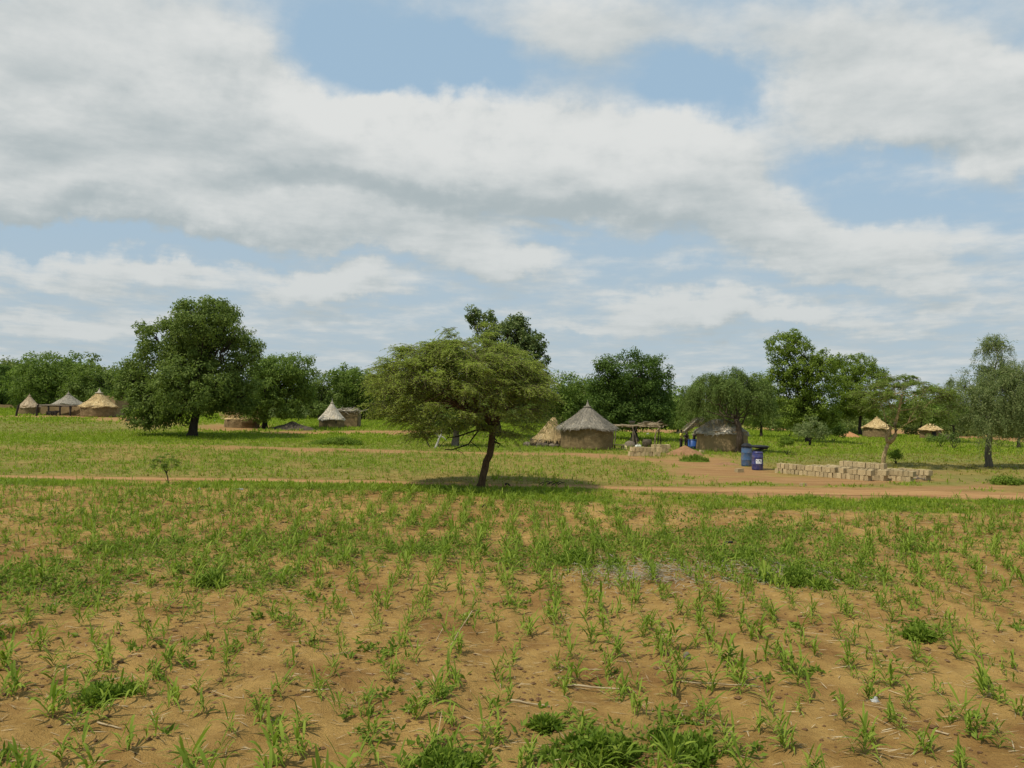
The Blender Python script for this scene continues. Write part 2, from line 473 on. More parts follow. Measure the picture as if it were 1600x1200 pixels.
# foliage (c1 dark, c2 mid, c3 light)
MT['leaf_big'] = leaf_mat('leaf_dense', (.038, .064, .017), (.07, .112, .028), (.115, .165, .045), .38, k_=1.65)
MT['leaf_dark'] = leaf_mat('leaf_mango', (.024, .046, .011), (.042, .082, .018), (.08, .135, .032), .36, k_=1.62)
MT['leaf_mid'] = leaf_mat('leaf_mid', (.042, .076, .016), (.078, .132, .028), (.125, .19, .045), .40, k_=1.5)
MT['leaf_light'] = leaf_mat('leaf_light', (.065, .115, .016), (.125, .205, .03), (.2, .29, .055), .34)
MT['leaf_weep'] = leaf_mat('leaf_weeping', (.045, .075, .023), (.08, .13, .038), (.13, .185, .06), .38, k_=1.5)
MT['leaf_grey'] = leaf_mat('leaf_grey_green', (.055, .09, .036), (.10, .145, .06), (.165, .205, .10), .38, k_=1.5)
MT['leaf_acacia'] = leaf_mat('leaf_acacia', (.10, .148, .032), (.165, .232, .055), (.26, .325, .09), .5, k_=1.42)
MT['leaf_thorn'] = leaf_mat('leaf_thorn', (.07, .12, .025), (.115, .18, .04), (.17, .24, .065), .42, k_=1.5)
MT['leaf_kapok'] = leaf_mat('leaf_kapok', (.045, .08, .026), (.08, .13, .042), (.155, .205, .085), .3, k_=1.2)
MT['leaf_far'] = leaf_mat('leaf_far', (.058, .092, .024), (.098, .15, .04), (.17, .225, .065), .32, clump=.15)
MT['maize'] = leaf_mat('maize_leaf', (.085, .15, .018), (.14, .225, .03), (.21, .30, .05), .36, clump=.8, k_=1.12)
MT['weed'] = leaf_mat('weed_leaf', (.065, .13, .015), (.115, .20, .024), (.18, .27, .042), .34, clump=.8)
MT['grass'] = leaf_mat('grass_blade', (.095, .165, .014), (.155, .245, .022), (.23, .32, .04), .38, clump=.25, k_=1.15)
MT['grass_olive'] = leaf_mat('olive_grass', (.12, .145, .02), (.19, .20, .035), (.28, .26, .07), .32, clump=.25)

# ------------------------------------------------------------------ land cover, as a map over the land
def ell(px, py, cx, cy, rx, ry, soft=.5):
    d = np.sqrt(((px - cx) / rx) ** 2 + ((py - cy) / ry) ** 2)
    return 1 - sstep(1 - soft, 1 + soft, d)
def poly_y(px, pts):
    return np.interp(px, [p_[0] for p_ in pts], [p_[1] for p_ in pts])
TRACK = [(-400, 741), (0, 745), (300, 749), (600, 754), (750, 758), (900, 761), (1000, 764), (1200, 768), (1400, 770), (1600, 777), (2000, 786)]
PATH2 = [(-400, 699), (0, 699), (200, 697), (350, 699), (480, 703), (700, 707), (900, 710), (1000, 716), (1080, 724), (1160, 738), (1260, 756)]
ISLE = [(1090, 759, 130, 4), (1330, 761, 70, 3.6), (1190, 758, 60, 3), (1450, 757, 70, 3.5), (1010, 748, 70, 4), (1240, 730, 40, 4), (1520, 768, 60, 2.5)]
BARE = [(1130, 738, 95, 10), (1230, 753, 190, 8.5), (1330, 753, 150, 8), (1090, 722, 60, 9), (1480, 762, 120, 8)]
FARBARE = [(1270, 671, 95, 3.2), (1020, 674, 60, 3), (1400, 676, 60, 5), (1500, 682, 60, 4), (1580, 685, 60, 4), (230, 661, 45, 8), (360, 668, 60, 6),
           (600, 676, 90, 3), (480, 676, 70, 3), (1430, 738, 60, 5), (1520, 752, 60, 8), (90, 651, 110, 2.2), (190, 655, 50, 3)]
WEEDP = [(70, 915, 130, 36), (330, 903, 50, 16), (150, 1083, 48, 14), (560, 862, 80, 20), (830, 885, 55, 16), (900, 868, 90, 20),
         (1140, 868, 130, 22), (1250, 888, 100, 22), (1300, 905, 120, 18), (690, 860, 80, 16), (300, 880, 90, 22), (1000, 850, 140, 14), (1170, 840, 120, 14),
         (930, 1165, 105, 30), (1090, 1168, 80, 18), (700, 1180, 70, 14), (1440, 985, 34, 14), (860, 1130, 40, 14), (1050, 1120, 40, 12), (420, 905, 60, 16),
         (250, 860, 120, 20), (420, 850, 130, 18), (1420, 850, 40, 16), (1330, 860, 50, 16)]
def cover(x, y):
    """returns weights: green, olive, track, weeds (each 0..1) of a point of the land"""
    px, py = proj(x, y, T(x, y))
    n = fbm(x * .35, y * .35, 4) - .5
    n2 = fbm(x * 1.3 + 40, y * 1.3, 3) - .5
    pyn = py + n * 6
    ty = poly_y(px, TRACK)
    right = sstep(560, 900, px)
    hw = 2.3 + 6.0 * sstep(850, 1300, px)
    track = 1 - sstep(.6, 1.25, np.abs(pyn - ty) / hw)
    p2 = (1 - sstep(.5, 1.5, np.abs(pyn - poly_y(px, PATH2)) / 2.2)) * (px < 1270) * sstep(-60, 200, px - 0 * px)
    p2 = p2 * (.45 + .55 * sstep(250, 420, px))
    bare = 0 * px
    for b in BARE: bare = np.maximum(bare, ell(px, pyn, *b))
    isl = 0 * px
    for b in ISLE: isl = np.maximum(isl, ell(px, pyn, *b, .7))
    bare = bare * (1 - isl)
    fb = 0 * px
    for b in FARBARE: fb = np.maximum(fb, ell(px, pyn, *b))
    track = np.clip(np.maximum(np.maximum(track, p2), bare), 0, 1) * (y > 0)
    # verge in front of the track
    vw = 5.0 + 5.5 * right
    verge = 1 - sstep(.7, 1.3, np.abs(pyn - (ty + hw + vw + .5)) / vw)
    verge = verge * (y > 20)
    back = (1 - sstep(.4, 1.2, np.abs(pyn - (ty - hw - 4)) / 4)) * .35 * (y > 20) * right
    # field behind the track
    mid = (pyn < ty - hw) & (py > 690)
    midg = (.42 + .22 * (1 - sstep(350, 700, px)) + .35 * ell(px, py, 470, 722, 180, 12, .8) + .2 * n2) * mid
    p2y = poly_y(px, PATH2)
    far = sstep(1.5, 4, p2y - pyn) * (px < 900)
    far = np.maximum(far, sstep(2, 5, 714 - pyn) * sstep(850, 900, px) * (px < 1180) * (1 - ell(px, py, 1010, 706, 60, 8)))
    far = np.maximum(far, sstep(0, 8, 728 - pyn) * (px >= 1165))
    olive_z = ell(px, py, 60, 668, 230, 9, .6) + ell(px, py, 1450, 722, 220, 10, .7) + ell(px, py, 1540, 752, 90, 9)
    fcut = 1 - fb
    green = np.clip(np.maximum(np.maximum(verge, far * fcut), np.maximum(np.maximum(midg, back), isl * .9)), 0, 1) * (1 - track)
    green = green * np.where(y > 55, np.clip(.98 + 1.3 * n + .5 * n2, .35, 1), np.clip(.75 + 2.2 * n + .8 * n2, .15, 1))
    green = np.where(y > 20, green, 0)
    weeds = 0 * px
    for w in WEEDP: weeds = np.maximum(weeds, ell(px, py, *w, .7))
    weeds = weeds * (y < 30) * np.clip(.7 + 1.6 * n2 + .6 * n, 0, 1)
    weeds = np.maximum(weeds, (y < 33) * (pyn > ty + hw) * sstep(930, 800, pyn) * np.clip(.16 + 1.3 * n + 1.0 * n2, 0, 1) * .5)
    olive = np.clip(olive_z + .62 * mid, 0, 1) * (1 - track) * (y > 30)
    orange = np.maximum(track, fb * (y > 30))
    return green, olive, orange, weeds

# ------------------------------------------------------------------ ground
def graded(lo, hi, a, b, fine, growth=1.12, maxstep=60):
    xs = list(np.arange(a, b, fine))
    st = fine; x = xs[-1]
    while x < hi:
        st = min(st * growth, maxstep); x += st; xs.append(x)
    st = fine; x = xs[0]; pre = []
    while x > lo:
        st = min(st * growth, maxstep); x -= st; pre.append(x)
    return np.array(pre[::-1] + xs)
gx = graded(-1500, 1500, -22, 22, .14, 1.035)
gy = graded(-60, 2600, 5, 30, .12, 1.02)
X, Y = np.meshgrid(gx, gy)
near = (1 - sstep(24, 30, Y)) * (1 - sstep(22, 30, np.abs(X)))
micro = (fbm(X * .9, Y * .9, 3) - .5) * .09 + (fbm(X * 3.6, Y * 3.6, 3) - .5) * .085 + .022 * np.cos((X + 34) / .74 * 2 * math.pi) * (.4 + fbm(X * .4, Y * .4 + 7, 2))
Z = T(X, Y) + micro * near + (fbm(X * .3, Y * .3, 3) - .5) * .05 * near
def soilz(x, y):
    nr = (1 - sstep(24, 30, y)) * (1 - sstep(22, 30, np.abs(x)))
    return T(x, y) + nr * ((fbm(x * .9, y * .9, 3) - .5) * .09 + (fbm(x * 3.6, y * 3.6, 3) - .5) * .085 + .022 * np.cos((x + 34) / .74 * 2 * math.pi) * (.4 + fbm(x * .4, y * .4 + 7, 2)) + (fbm(x * .3, y * .3, 3) - .5) * .05)
nx, ny = len(gx), len(gy)
V = np.stack([X, Y, Z], -1).reshape(-1, 3)
ii = (np.arange(ny - 1)[:, None] * nx + np.arange(nx - 1)[None, :]).reshape(-1)
F = np.stack([ii, ii + 1, ii + nx + 1, ii + nx], 1).astype(np.int32)
gm = bpy.data.meshes.new("ground")
gm.vertices.add(len(V)); gm.vertices.foreach_set('co', V.astype(np.float32).reshape(-1))
gm.loops.add(F.size); gm.loops.foreach_set('vertex_index', F.reshape(-1))
gm.polygons.add(len(F)); gm.polygons.foreach_set('loop_start', np.arange(0, F.size, 4, dtype=np.int32))
gm.update(calc_edges=True)
gG, gO, gT, gW = cover(V[:, 0], V[:, 1])
for nm, arr in (('green', gG), ('olive', gO), ('track', gT), ('weeds', gW)):
    at_ = gm.attributes.new(nm, 'FLOAT', 'POINT')
    at_.data.foreach_set('value', arr.astype(np.float32))

m, N = mat_new('soil')
pos = N.n('ShaderNodeNewGeometry')
big = N.noise(pos, .22, 4, .6); medn = N.noise(pos, 1.6, 5, .65); fine = N.noise(pos, 9, 6, .7); vf = N.noise(pos, 45, 4, .7)
soil = N.mix(N.sm(N.m('ADD', N.m('MULTIPLY', big, .5), N.m('MULTIPLY', medn, .5)), .36, .64), (.285, .165, .047, 1), (.445, .274, .084, 1))
soil = N.mix(N.m('MULTIPLY', N.sm(fine, .52, .72), .6), soil, (.52, .33, .115, 1))
soil = N.mix(N.m('MULTIPLY', N.sm(N.noise(pos, .55, 5, .65), .48, .66), .75), soil, (.215, .105, .032, 1))
soil = N.mix(N.m('MULTIPLY', N.sm(vf, .56, .7), .55), soil, (.14, .07, .028, 1))
A = lambda nm: N.n('ShaderNodeAttribute', attribute_name=nm, out=2)
trk = N.mix(N.sm(N.noise(N.v('MULTIPLY', pos, (.25, 1.6, 1)), 1.2, 5, .65), .35, .65), (.27, .142, .052, 1), (.38, .218, .086, 1))
trk = N.mix(N.m('MULTIPLY', N.sm(fine, .5, .7), .3), trk, (.46, .28, .15, 1))
c = N.mix(A('track'), soil, trk)
gcol = N.mix(N.sm(medn, .35, .65), (.088, .152, .016, 1), (.142, .215, .026, 1))
gf = N.m('MULTIPLY', A('green'), N.lin(fine, .35, .6, .65, 1.0), clamp=True)
c = N.mix(N.m('MULTIPLY', gf, .85), c, gcol)
ocol = N.mix(N.sm(medn, .35, .65), (.145, .15, .030, 1), (.23, .205, .055, 1))
c = N.mix(N.m('MULTIPLY', A('olive'), .7), c, ocol)
wf = N.m('MULTIPLY', A('weeds'), N.lin(vf, .4, .6, .25, .8), clamp=True)
c = N.mix(wf, c, (.10, .12, .03, 1))
hgt = N.m('ADD', N.m('MULTIPLY', fine, .7), N.m('MULTIPLY', vf, .3))
b = N.n('ShaderNodeBump', {'Strength': 1.0, 'Distance': .10, 'Height': hgt})
MT['soil'] = finish(m, N, principled(N, c, .95, b, .1))
tag(link('ground', gm, MT['soil'], smooth=True), 'sandy orange field soil and grass land reaching the far trees', 'ground', kind='structure')

# ------------------------------------------------------------------ dirt track: a strip of its own over the ground
def track_strip(name, pts, hw_px, label, seed):
    P = []
    pxs = np.linspace(pts[0][0], pts[-1][0], 150)
    k = 7
    V = []
    for i, px in enumerate(pxs):
        py = float(poly_y(px, pts))
        h = hw_px(px)
        for j in range(k):
            t = (j / (k - 1)) * 2 - 1
            e = 1 + .55 * (float(fbm(px * .02 + 9 * (t > 0), seed + j * .15, 3)) - .5) * abs(t)
            q = gnd(px, py + t * h * e)
            V.append((q[0], q[1], q[2] + .008))
    F = [(i * k + j, (i + 1) * k + j, (i + 1) * k + j + 1, i * k + j + 1) for i in range(len(pxs) - 1) for j in range(k - 1)]
    me = bpy.data.meshes.new(name); me.from_pydata(V, [], F); me.update()
    return tag(link(name, me, MT['track'], smooth=True), label, 'track', kind='structure')
m, N = mat_new('track_earth')
pos = N.n('ShaderNodeNewGeometry')
st = N.noise(N.v('MULTIPLY', pos, (.18, 2.2, 1)), 1.4, 5, .65)
fi = N.noise(pos, 9, 6, .7)
c = N.mix(N.sm(st, .35, .65), (.28, .142, .052, 1), (.40, .23, .092, 1))
c = N.mix(N.m('MULTIPLY', N.sm(fi, .5, .7), .4), c, (.50, .33, .15, 1))
b = N.n('ShaderNodeBump', {'Strength': .6, 'Distance': .04, 'Height': fi})
MT['track'] = finish(m, N, principled(N, c, .95, b, .1))
track_strip('dirt_track', TRACK, lambda px: 1.9 + 2.2 * float(sstep(900, 1400, px)), 'narrow orange earth track crossing in front of the huts', 3.3)

# ------------------------------------------------------------------ trees
def bez(a, b, n=7, sag=.0, jit=.06):
    a = np.array(a, float); b = np.array(b, float)
    t = np.linspace(0, 1, n)[:, None]
    L = np.linalg.norm(b - a)
    P = a + (b - a) * t
    P[:, 2] += (np.sin(t[:, 0] * math.pi)) * sag * L
    w = rng.normal(size=(n, 3)) * jit * L / 3
    w[0] = 0; w[-1] = 0
    return P + w

def blobs_of(specs, D, dspread=.45):
    """crown lobes given in photograph pixels -> centres and radii in metres at depth about D"""
    out = []
    k = D / FPX
    for sp_ in specs:
        cx, cy, rx, ry = sp_[:4]
        dz = sp_[4] * k if len(sp_) > 4 else rng.normal() * dspread * rx * k
        c = at(cx, cy, D + dz)
        out.append((c, np.array((rx * k, rx * k * .92, ry * k))))
    return out

def crown_clumps(blobs, per_m2, clump_r, n_leaf, L, Wd, up=.35, inner=.25, spread=1.0, flat=.75, minz=None):
    Q = []
    for c, r in blobs:
        area = 4 * math.pi * ((r[0] * r[1]) ** 1.6 / 3 + (r[0] * r[2]) ** 1.6 / 3 * 2) ** (1 / 1.6)
        nc = max(6, int(area * per_m2 / max(clump_r ** 2, .01)))
        d = rdir(nc)
        fr = np.where(rng.random(nc) < inner, rng.uniform(.35, .8, nc), rng.uniform(.8, 1.16, nc))
        cc = c + d * r * fr[:, None] * (1 + .0 * d)
        for i in range(nc):
            cr_ = clump_r * rng.uniform(.45, 1.4)
            n = int(n_leaf * (cr_ / clump_r) ** 1.6 * rng.uniform(.7, 1.2)) + 3
            e = rdir(n)
            pr = rng.random(n) ** .45
            P = cc[i] + e * pr[:, None] * cr_ * np.array((1, 1, flat)) * spread
            nr = unit(e * .7 + d[i] * .5 + np.array((0, 0, up)) + rng.normal(size=(n, 3)) * .45)
            dr = unit(rng.normal(size=(n, 3)) + e * .6 - np.array((0, 0, .35)))
            dr = unit(dr - nr * np.sum(dr * nr, 1)[:, None] * .8)
            Q.append(leaves(P, dr, nr, L * rng.uniform(.6, 1.3, n), Wd * rng.uniform(.6, 1.3, n)))
    Q = np.concatenate(Q)
    if minz is not None:
        Q = Q[Q[:, :, 2].min(1) > minz]
    return Q

def hanging(blobs, n_strand, length, n_leaf, L, Wd, out=.5, cull=None):
    """weeping crowns: strands that leave the crown outward, then hang"""
    Q = []
    tot_a = sum(r[0] * r[2] for c, r in blobs)
    for c, r in blobs:
        ns = int(n_strand * r[0] * r[2] / tot_a)
        nt_ = max(3, ns // 16); ns = nt_ * 16
        dt = rdir(nt_)
        dt[:, 2] = np.abs(dt[:, 2]) * np.where(rng.random(nt_) < .72, 1, -.6)
        ft = rng.uniform(.5, 1.15, nt_); lt = rng.uniform(.35, 1.35, nt_)
        d = unit(np.repeat(dt, 16, 0) + rng.normal(size=(ns, 3)) * .10)
        st = c + d * r * np.repeat(ft, 16)[:, None] + rng.normal(size=(ns, 3)) * .12
        ln = length * np.repeat(lt, 16) * rng.uniform(.5, 1.2, ns)
        t = np.linspace(0, 1, n_leaf)
        hd = d.copy(); hd[:, 2] = 0; hd = unit(hd + rng.normal(size=(ns, 3)) * .35)
        # path: out * t(1-t/2) ; z up then down
        px_ = st[:, None, :] + hd[:, None, :] * (ln[:, None] * out * (t * (1 - .45 * t))[None])[..., None]
        px_[:, :, 2] += ln[:, None] * (.22 * t - 1.05 * t * t)[None]
        px_ = px_ + rng.normal(size=px_.shape) * L * .25
        P = px_.reshape(-1, 3)
        n = len(P)
        tan = np.gradient(px_, axis=1).reshape(-1, 3)
        dr = unit(unit(tan) + rng.normal(size=(n, 3)) * .45)
        nr = unit(np.repeat(d, n_leaf, 0) * .6 + rng.normal(size=(n, 3)) * .5 + np.array((0, 0, .3)))
        Q.append(leaves(P, dr, nr, L * rng.uniform(.6, 1.3, n), Wd * rng.uniform(.7, 1.3, n)))
    return np.concatenate(Q)

def skeleton(mb, base, trunk_px, D, r0, blobs, sub=5, twig_r=.02, k=9, flare=1.35, limb=.45):
    """trunk along photograph pixels, limbs to the crown lobes, branches inside the lobes"""
    P = [at(px, py, D) for px, py in trunk_px]
    P[0] = np.array(base) - np.array((0, 0, .12))
    P = np.array(P)
    n = 10
    tt = np.linspace(0, len(P) - 1, n)
    Pi = np.stack([np.interp(tt, np.arange(len(P)), P[:, j]) for j in range(3)], 1)
    Pi[1:-1] += rng.normal(size=(n - 2, 3)) * r0 * .12
    rad = np.linspace(r0, r0 * .62, n); rad[0] *= flare; rad[1] *= 1 + (flare - 1) * .25
    mb.tube(Pi, rad, k, wob=.12)
    top = Pi[-1]
    for c, r in blobs:
        a = top if rng.random() < .7 else Pi[-3]
        tgt = c + rng.normal(size=3) * r * .12
        B = bez(a, tgt, 8, sag=-.05, jit=.12)
        ra = min(r0 * limb, .08 * np.linalg.norm(r) + .04)
        mb.tube(B, np.linspace(ra, ra * .35, 8), 6)
        for j in range(sub):
            d = rdir(1)[0]; d[2] = abs(d[2]) * .8
            B2 = bez(B[rng.integers(4, 8)], c + d * r * rng.uniform(.7, 1.0), 6, sag=.03, jit=.15)
            mb.tube(B2, np.linspace(ra * .35, twig_r, 6), 4)

def origin_to(o, loc):
    """move mesh data so that the object's origin is its base"""
    o.data.transform(Matrix.Translation(-Vector(loc)))

def tree(name, label, cat, base, trunk_px, specs, D, r0, leaf, bark, style='broad', group='trees around the village', sub=4, minz=None, **kw):
    bl = blobs_of(specs, D, kw.pop('dspread', .45))
    e = empty(name, base, label, cat, group)
    mb = MB()
    skeleton(mb, base, trunk_px, D, r0, bl, sub=sub, limb=kw.pop('limb', .45))
    if style == 'broad':
        Q = crown_clumps(bl, kw.get('per', .42), kw.get('cr', .55), kw.get('nl', 45), kw.get('L', .26), kw.get('W', .13), inner=kw.get('inner', .25), flat=kw.get('flat', .75), minz=base[2] + (minz or .15))
    else:
        Q = hanging(bl, kw.get('ns', 900), kw.get('ln', 1.6), kw.get('nl', 18), kw.get('L', .22), kw.get('W', .045), out=kw.get('out', .5))
        if kw.get('fill', 0):
            Q = np.concatenate([Q, crown_clumps([(c, r * .8) for c, r in bl], kw['fill'], .5, 30, .2, .07)])
        Q = Q[Q[:, :, 2].min(1) > base[2] + (minz or .3)]
    t = mb.build('trunk', MT[bark], e, smooth=True); origin_to(t, base)
    c = link('crown', quad_mesh('crown', Q), MT[leaf], e); origin_to(c, base)
    return e

def acacia(name, label, base, trunk_px, D, centre_px, rx, ry_up, ry_dn, r0, n_limb, n_twig, n_leaf, L, Wd, leaf, bark, group, twl=1.0, flatness=.35, prune=None, leafy0=.1):
    k = D / FPX
    c = at(centre_px[0], centre_px[1], D)
    Rx, Ru, Rd = rx * k, ry_up * k, ry_dn * k
    e = empty(name, base, label, 'acacia tree', group)
    mb = MB()
    P = np.array([at(px, py, D) for px, py in trunk_px]); P[0] = np.array(base) - np.array((0, 0, .1))
    n = 12
    tt = np.linspace(0, len(P) - 1, n)
    Pi = np.stack([np.interp(tt, np.arange(len(P)), P[:, j]) for j in range(3)], 1)
    Pi[1:-1] += rng.normal(size=(n - 2, 3)) * r0 * .1
    rad = np.linspace(r0, r0 * .72, n); rad[0] *= 1.25
    mb.tube(Pi, rad, 10, wob=.14)
    top = Pi[-1]
    ends = []
    for i in range(n_limb):
        az = i * 2 * math.pi / n_limb + rng.uniform(-.25, .25)
        el = rng.uniform(-.12, .95)
        h = np.array((math.cos(az) * math.cos(el), math.sin(az) * math.cos(el) * .95, math.sin(el)))
        tgt = c + h * np.array((Rx, Rx, Ru if h[2] > 0 else Rd)) * rng.uniform(.5, .8)
        B = bez(Pi[-1 - rng.integers(0, 3)], tgt, 10, sag=.10, jit=.12)
        mb.tube(B, np.linspace(r0 * (.42 if n_limb > 4 else .15), r0 * .08, 10), 6)
        for j in range(7):
            az2 = az + rng.uniform(-.7, .7); el2 = rng.uniform(-.25, 1.3)
            h2 = np.array((math.cos(az2) * math.cos(el2), math.sin(az2) * math.cos(el2), math.sin(el2)))
            t2 = c + h2 * np.array((Rx, Rx, Ru if h2[2] > 0 else Rd)) * rng.uniform(.75, .95)
            B2 = bez(B[rng.integers(3, 10)], t2, 7, sag=.07, jit=.12)
            mb.tube(B2, np.linspace(r0 * .13, r0 * .045, 7), 5)
    # arching leafy twigs through the crown
    per_s = 16
    n_s = max(8, n_twig // per_s); n_twig = n_s * per_s
    rho = rng.random(n_s) ** .5 * .96; th = rng.random(n_s) * 2 * math.pi
    zt = Ru * (1 - rho ** 3.0) ** .55; zb = -Rd * (1 - rho ** 2.6) ** .5
    v_ = rng.random(n_s); v_ = np.where(rng.random(n_s) < .5, 1 - (1 - v_) ** 2.2 * .5, v_)
    v_ = v_ + np.where(rng.random(n_s) < .12, rng.uniform(0, .16, n_s), 0)
    sz_ = zb + (zt - zb) * v_
    sz_ = sz_ * (1 + .16 * (vnoise(np.cos(th) * rho * 4 + 9, np.sin(th) * rho * 4 + 9) - .5))
    ctr = c + np.stack([np.cos(th) * rho * Rx * .92, np.sin(th) * rho * Rx * .92, sz_], 1)
    oth = th + rng.normal(size=n_s) * .35 + (rho < .3) * rng.normal(size=n_s)
    ath = np.repeat(oth, per_s) + rng.normal(size=n_twig) * .62
    ov = np.repeat(rng.normal(size=n_s) * .22 + flatness * v_ + .25 * (v_ > .95), per_s) + rng.normal(size=n_twig) * .24
    hd = unit(np.stack([np.cos(ath), np.sin(ath), ov], 1))
    st = np.repeat(ctr, per_s, 0) + rng.normal(size=(n_twig, 3)) * np.array((.16, .16, .05)) * twl
    tl = twl * np.repeat(rng.uniform(.7, 1.35, n_s), per_s) * rng.uniform(.45, 1.2, n_twig)
    st = st - hd * (tl * .35)[:, None]
    K = 6
    t = np.linspace(0, 1, K)
    tw = st[:, None, :] + hd[:, None, :] * (tl[:, None] * t[None])[..., None]
    tw[:, :, 2] += tl[:, None] * (.24 * t - .55 * t * t)[None]
    if prune is not None:
        ok = prune(tw)
        tw = tw[ok]; tl = tl[ok]; n_twig = len(tw)
    # twig ribbons (two crossed thin strips)
    w0 = twl * .007
    S = []
    for ax in (np.array((0, 0, 1.)), None):
        tan = np.gradient(tw, axis=1)
        sd = unit(np.cross(tan, ax)) if ax is not None else unit(np.cross(tan, unit(np.cross(tan, np.array((0, 0, 1.))))))
        ww = (np.linspace(1, .4, K) * w0)[None, :, None]
        S.append(np.stack([tw - sd * ww, tw + sd * ww], 2))
    S = np.concatenate(S)
    # leaflets both sides
    u = rng.uniform(leafy0, 1.0, (n_twig, n_leaf))
    idx = np.minimum((u * (K - 1)).astype(int), K - 2); f = u * (K - 1) - idx
    rows = np.arange(n_twig)[:, None]
    Pp = tw[rows, idx] * (1 - f)[..., None] + tw[rows, idx + 1] * f[..., None]
    tn = unit(tw[rows, idx + 1] - tw[rows, idx])
    sd = unit(np.cross(tn, np.array((0, 0, 1.)))) * np.where(rng.random((n_twig, n_leaf)) < .5, -1, 1)[..., None]
    dr = unit(sd + tn * .5 + rng.normal(size=sd.shape) * .35).reshape(-1, 3)
    Pp = Pp.reshape(-1, 3); n = len(Pp)
    nr = unit(np.array((0, 0, 1.)) + rng.normal(size=(n, 3)) * .5)
    Q = leaves(Pp, dr, nr, L * rng.uniform(.6, 1.3, n), Wd * rng.uniform(.7, 1.3, n))
    tk = mb.build('trunk', MT[bark], e, smooth=True); origin_to(tk, base)
    if n_twig > 600:
        twg = link('twigs', strip_mesh('twigs', S), MT['twig'], e); origin_to(twg, base)
    else:
        Q = np.concatenate([Q] + [np.stack([S[:, i, 0], S[:, i, 1], S[:, i + 1, 1], S[:, i + 1, 0]], 1) for i in range(K - 1)])
    cr_ = link('crown', quad_mesh('crown', Q), MT[leaf], e); origin_to(cr_, base)
    return e, tk

# the umbrella acacia in the middle of the picture
B0 = gnd(750, 762)
ac, _tk = acacia('umbrella_acacia', 'wide flat crowned thorn acacia on a leaning trunk beside the earth track', B0,
    [(750, 762), (757, 735), (766, 705), (770, 680), (772, 660)], B0[1], (720, 632), 153, 98, 56, .175, 14, 8000, 21, .10, .033,
    'leaf_acacia', 'bark_acacia', None, twl=1.05, flatness=.10)
# low dark branches under its crown
mb = MB()
DD = B0[1]
for pts, r0 in (([(768, 672), (745, 672), (715, 682), (700, 684)], .05), ([(752, 668), (742, 680), (732, 694), (706, 703), (695, 702)], .045),
                ([(772, 690), (782, 694), (778, 700)], .05), ([(772, 684), (776, 688), (774, 694)], .04), ([(735, 690), (748, 700), (752, 706)], .02),
                ([(712, 702), (722, 708), (728, 715)], .015), ([(700, 684), (690, 694), (686, 700)], .015), ([(725, 680), (716, 694), (718, 702)], .015)):
    mb.tube(np.array([at(a, b_, DD - .3) for a, b_ in pts]), np.linspace(r0, r0 * .5, len(pts)), 6, wob=.2)
o = mb.build('low_branches', MT['bark_dark'], ac, smooth=True); origin_to(o, B0)

# sapling left of it
B1 = gnd(264, 757)
acacia('acacia_sapling', 'small thorn sapling with a flat thin crown at the edge of the field', B1, [(264, 757), (262, 747), (259, 736)], B1[1],
       (258, 726), 27, 17, 6, .026, 7, 300, 22, .045, .016, 'leaf_thorn', 'bark_dark', None, twl=.22)

# forked acacia behind the bricks
B2 = gnd(1379, 729)
D2 = B2[1]
fk, _tk = acacia('forked_acacia', 'young thorn tree with pale forked trunk behind the long brick stack', B2,
    [(1379, 729), (1381, 712), (1386, 698), (1389, 690)], D2, (1413, 627), 74, 36, 32, .14, 3, 1300, 24, .11, .036, 'leaf_thorn', 'bark_pale', None, twl=1.1, flatness=.3, leafy0=.2)
mb = MB()
for pts, r0, r1 in (([(1389, 692), (1398, 684), (1401, 674), (1398, 664), (1403, 648), (1407, 628), (1410, 615)], .15, .06),
                    ([(1388, 692), (1385, 684), (1389, 676), (1392, 668), (1388, 664)], .13, .07),
                    ([(1401, 660), (1394, 655), (1386, 650)], .045, .03), ([(1407, 632), (1425, 620), (1450, 606)], .035, .012),
                    ([(1408, 626), (1390, 612), (1370, 604)], .035, .012), ([(1404, 642), (1420, 640), (1440, 634)], .03, .012), ([(1405, 640), (1385, 628), (1360, 622)], .03, .012)):
    n = 9; P = np.array([at(a, b_, D2) for a, b_ in pts]); tt = np.linspace(0, len(P) - 1, n)
    P = np.stack([np.interp(tt, np.arange(len(P)), P[:, j]) for j in range(3)], 1)
    mb.tube(P, np.linspace(r0, r1, n), 8, wob=.15)
o = mb.build('fork', MT['bark_pale'], fk, smooth=True); origin_to(o, B2)
# peeling dark bark in the fork
b_ = gnd(300, 682)
tree('shade_tree', 'largest dark dense crowned tree with low sweeping foliage left of the small pale hut', 'tree', b_, [(300, 682), (302, 668), (306, 650), (312, 625)],
     [(318, 505, 50, 34), (275, 540, 48, 36), (350, 545, 48, 40), (300, 600, 56, 44), (240, 580, 42, 44), (372, 600, 30, 44), (225, 632, 30, 34),
      (262, 640, 32, 26), (330, 624, 44, 22), (207, 596, 20, 26), (305, 550, 42, 38), (232, 512, 14, 9), (372, 522, 18, 14), (395, 546, 12, 12), (262, 504, 15, 9), (289, 477, 14, 9), (333, 475, 15, 9), (353, 492, 12, 9), (200, 572, 14, 11), (190, 612, 14, 14), (240, 655, 20, 14), (388, 560, 15, 30), (300, 490, 22, 14), (340, 490, 26, 16), (378, 622, 18, 18)],
     b_[1], .42, 'leaf_big', 'bark_dark', per=.50, cr=.62, nl=70, L=.27, W=.13, group=None)
b_ = gnd(414, 669)
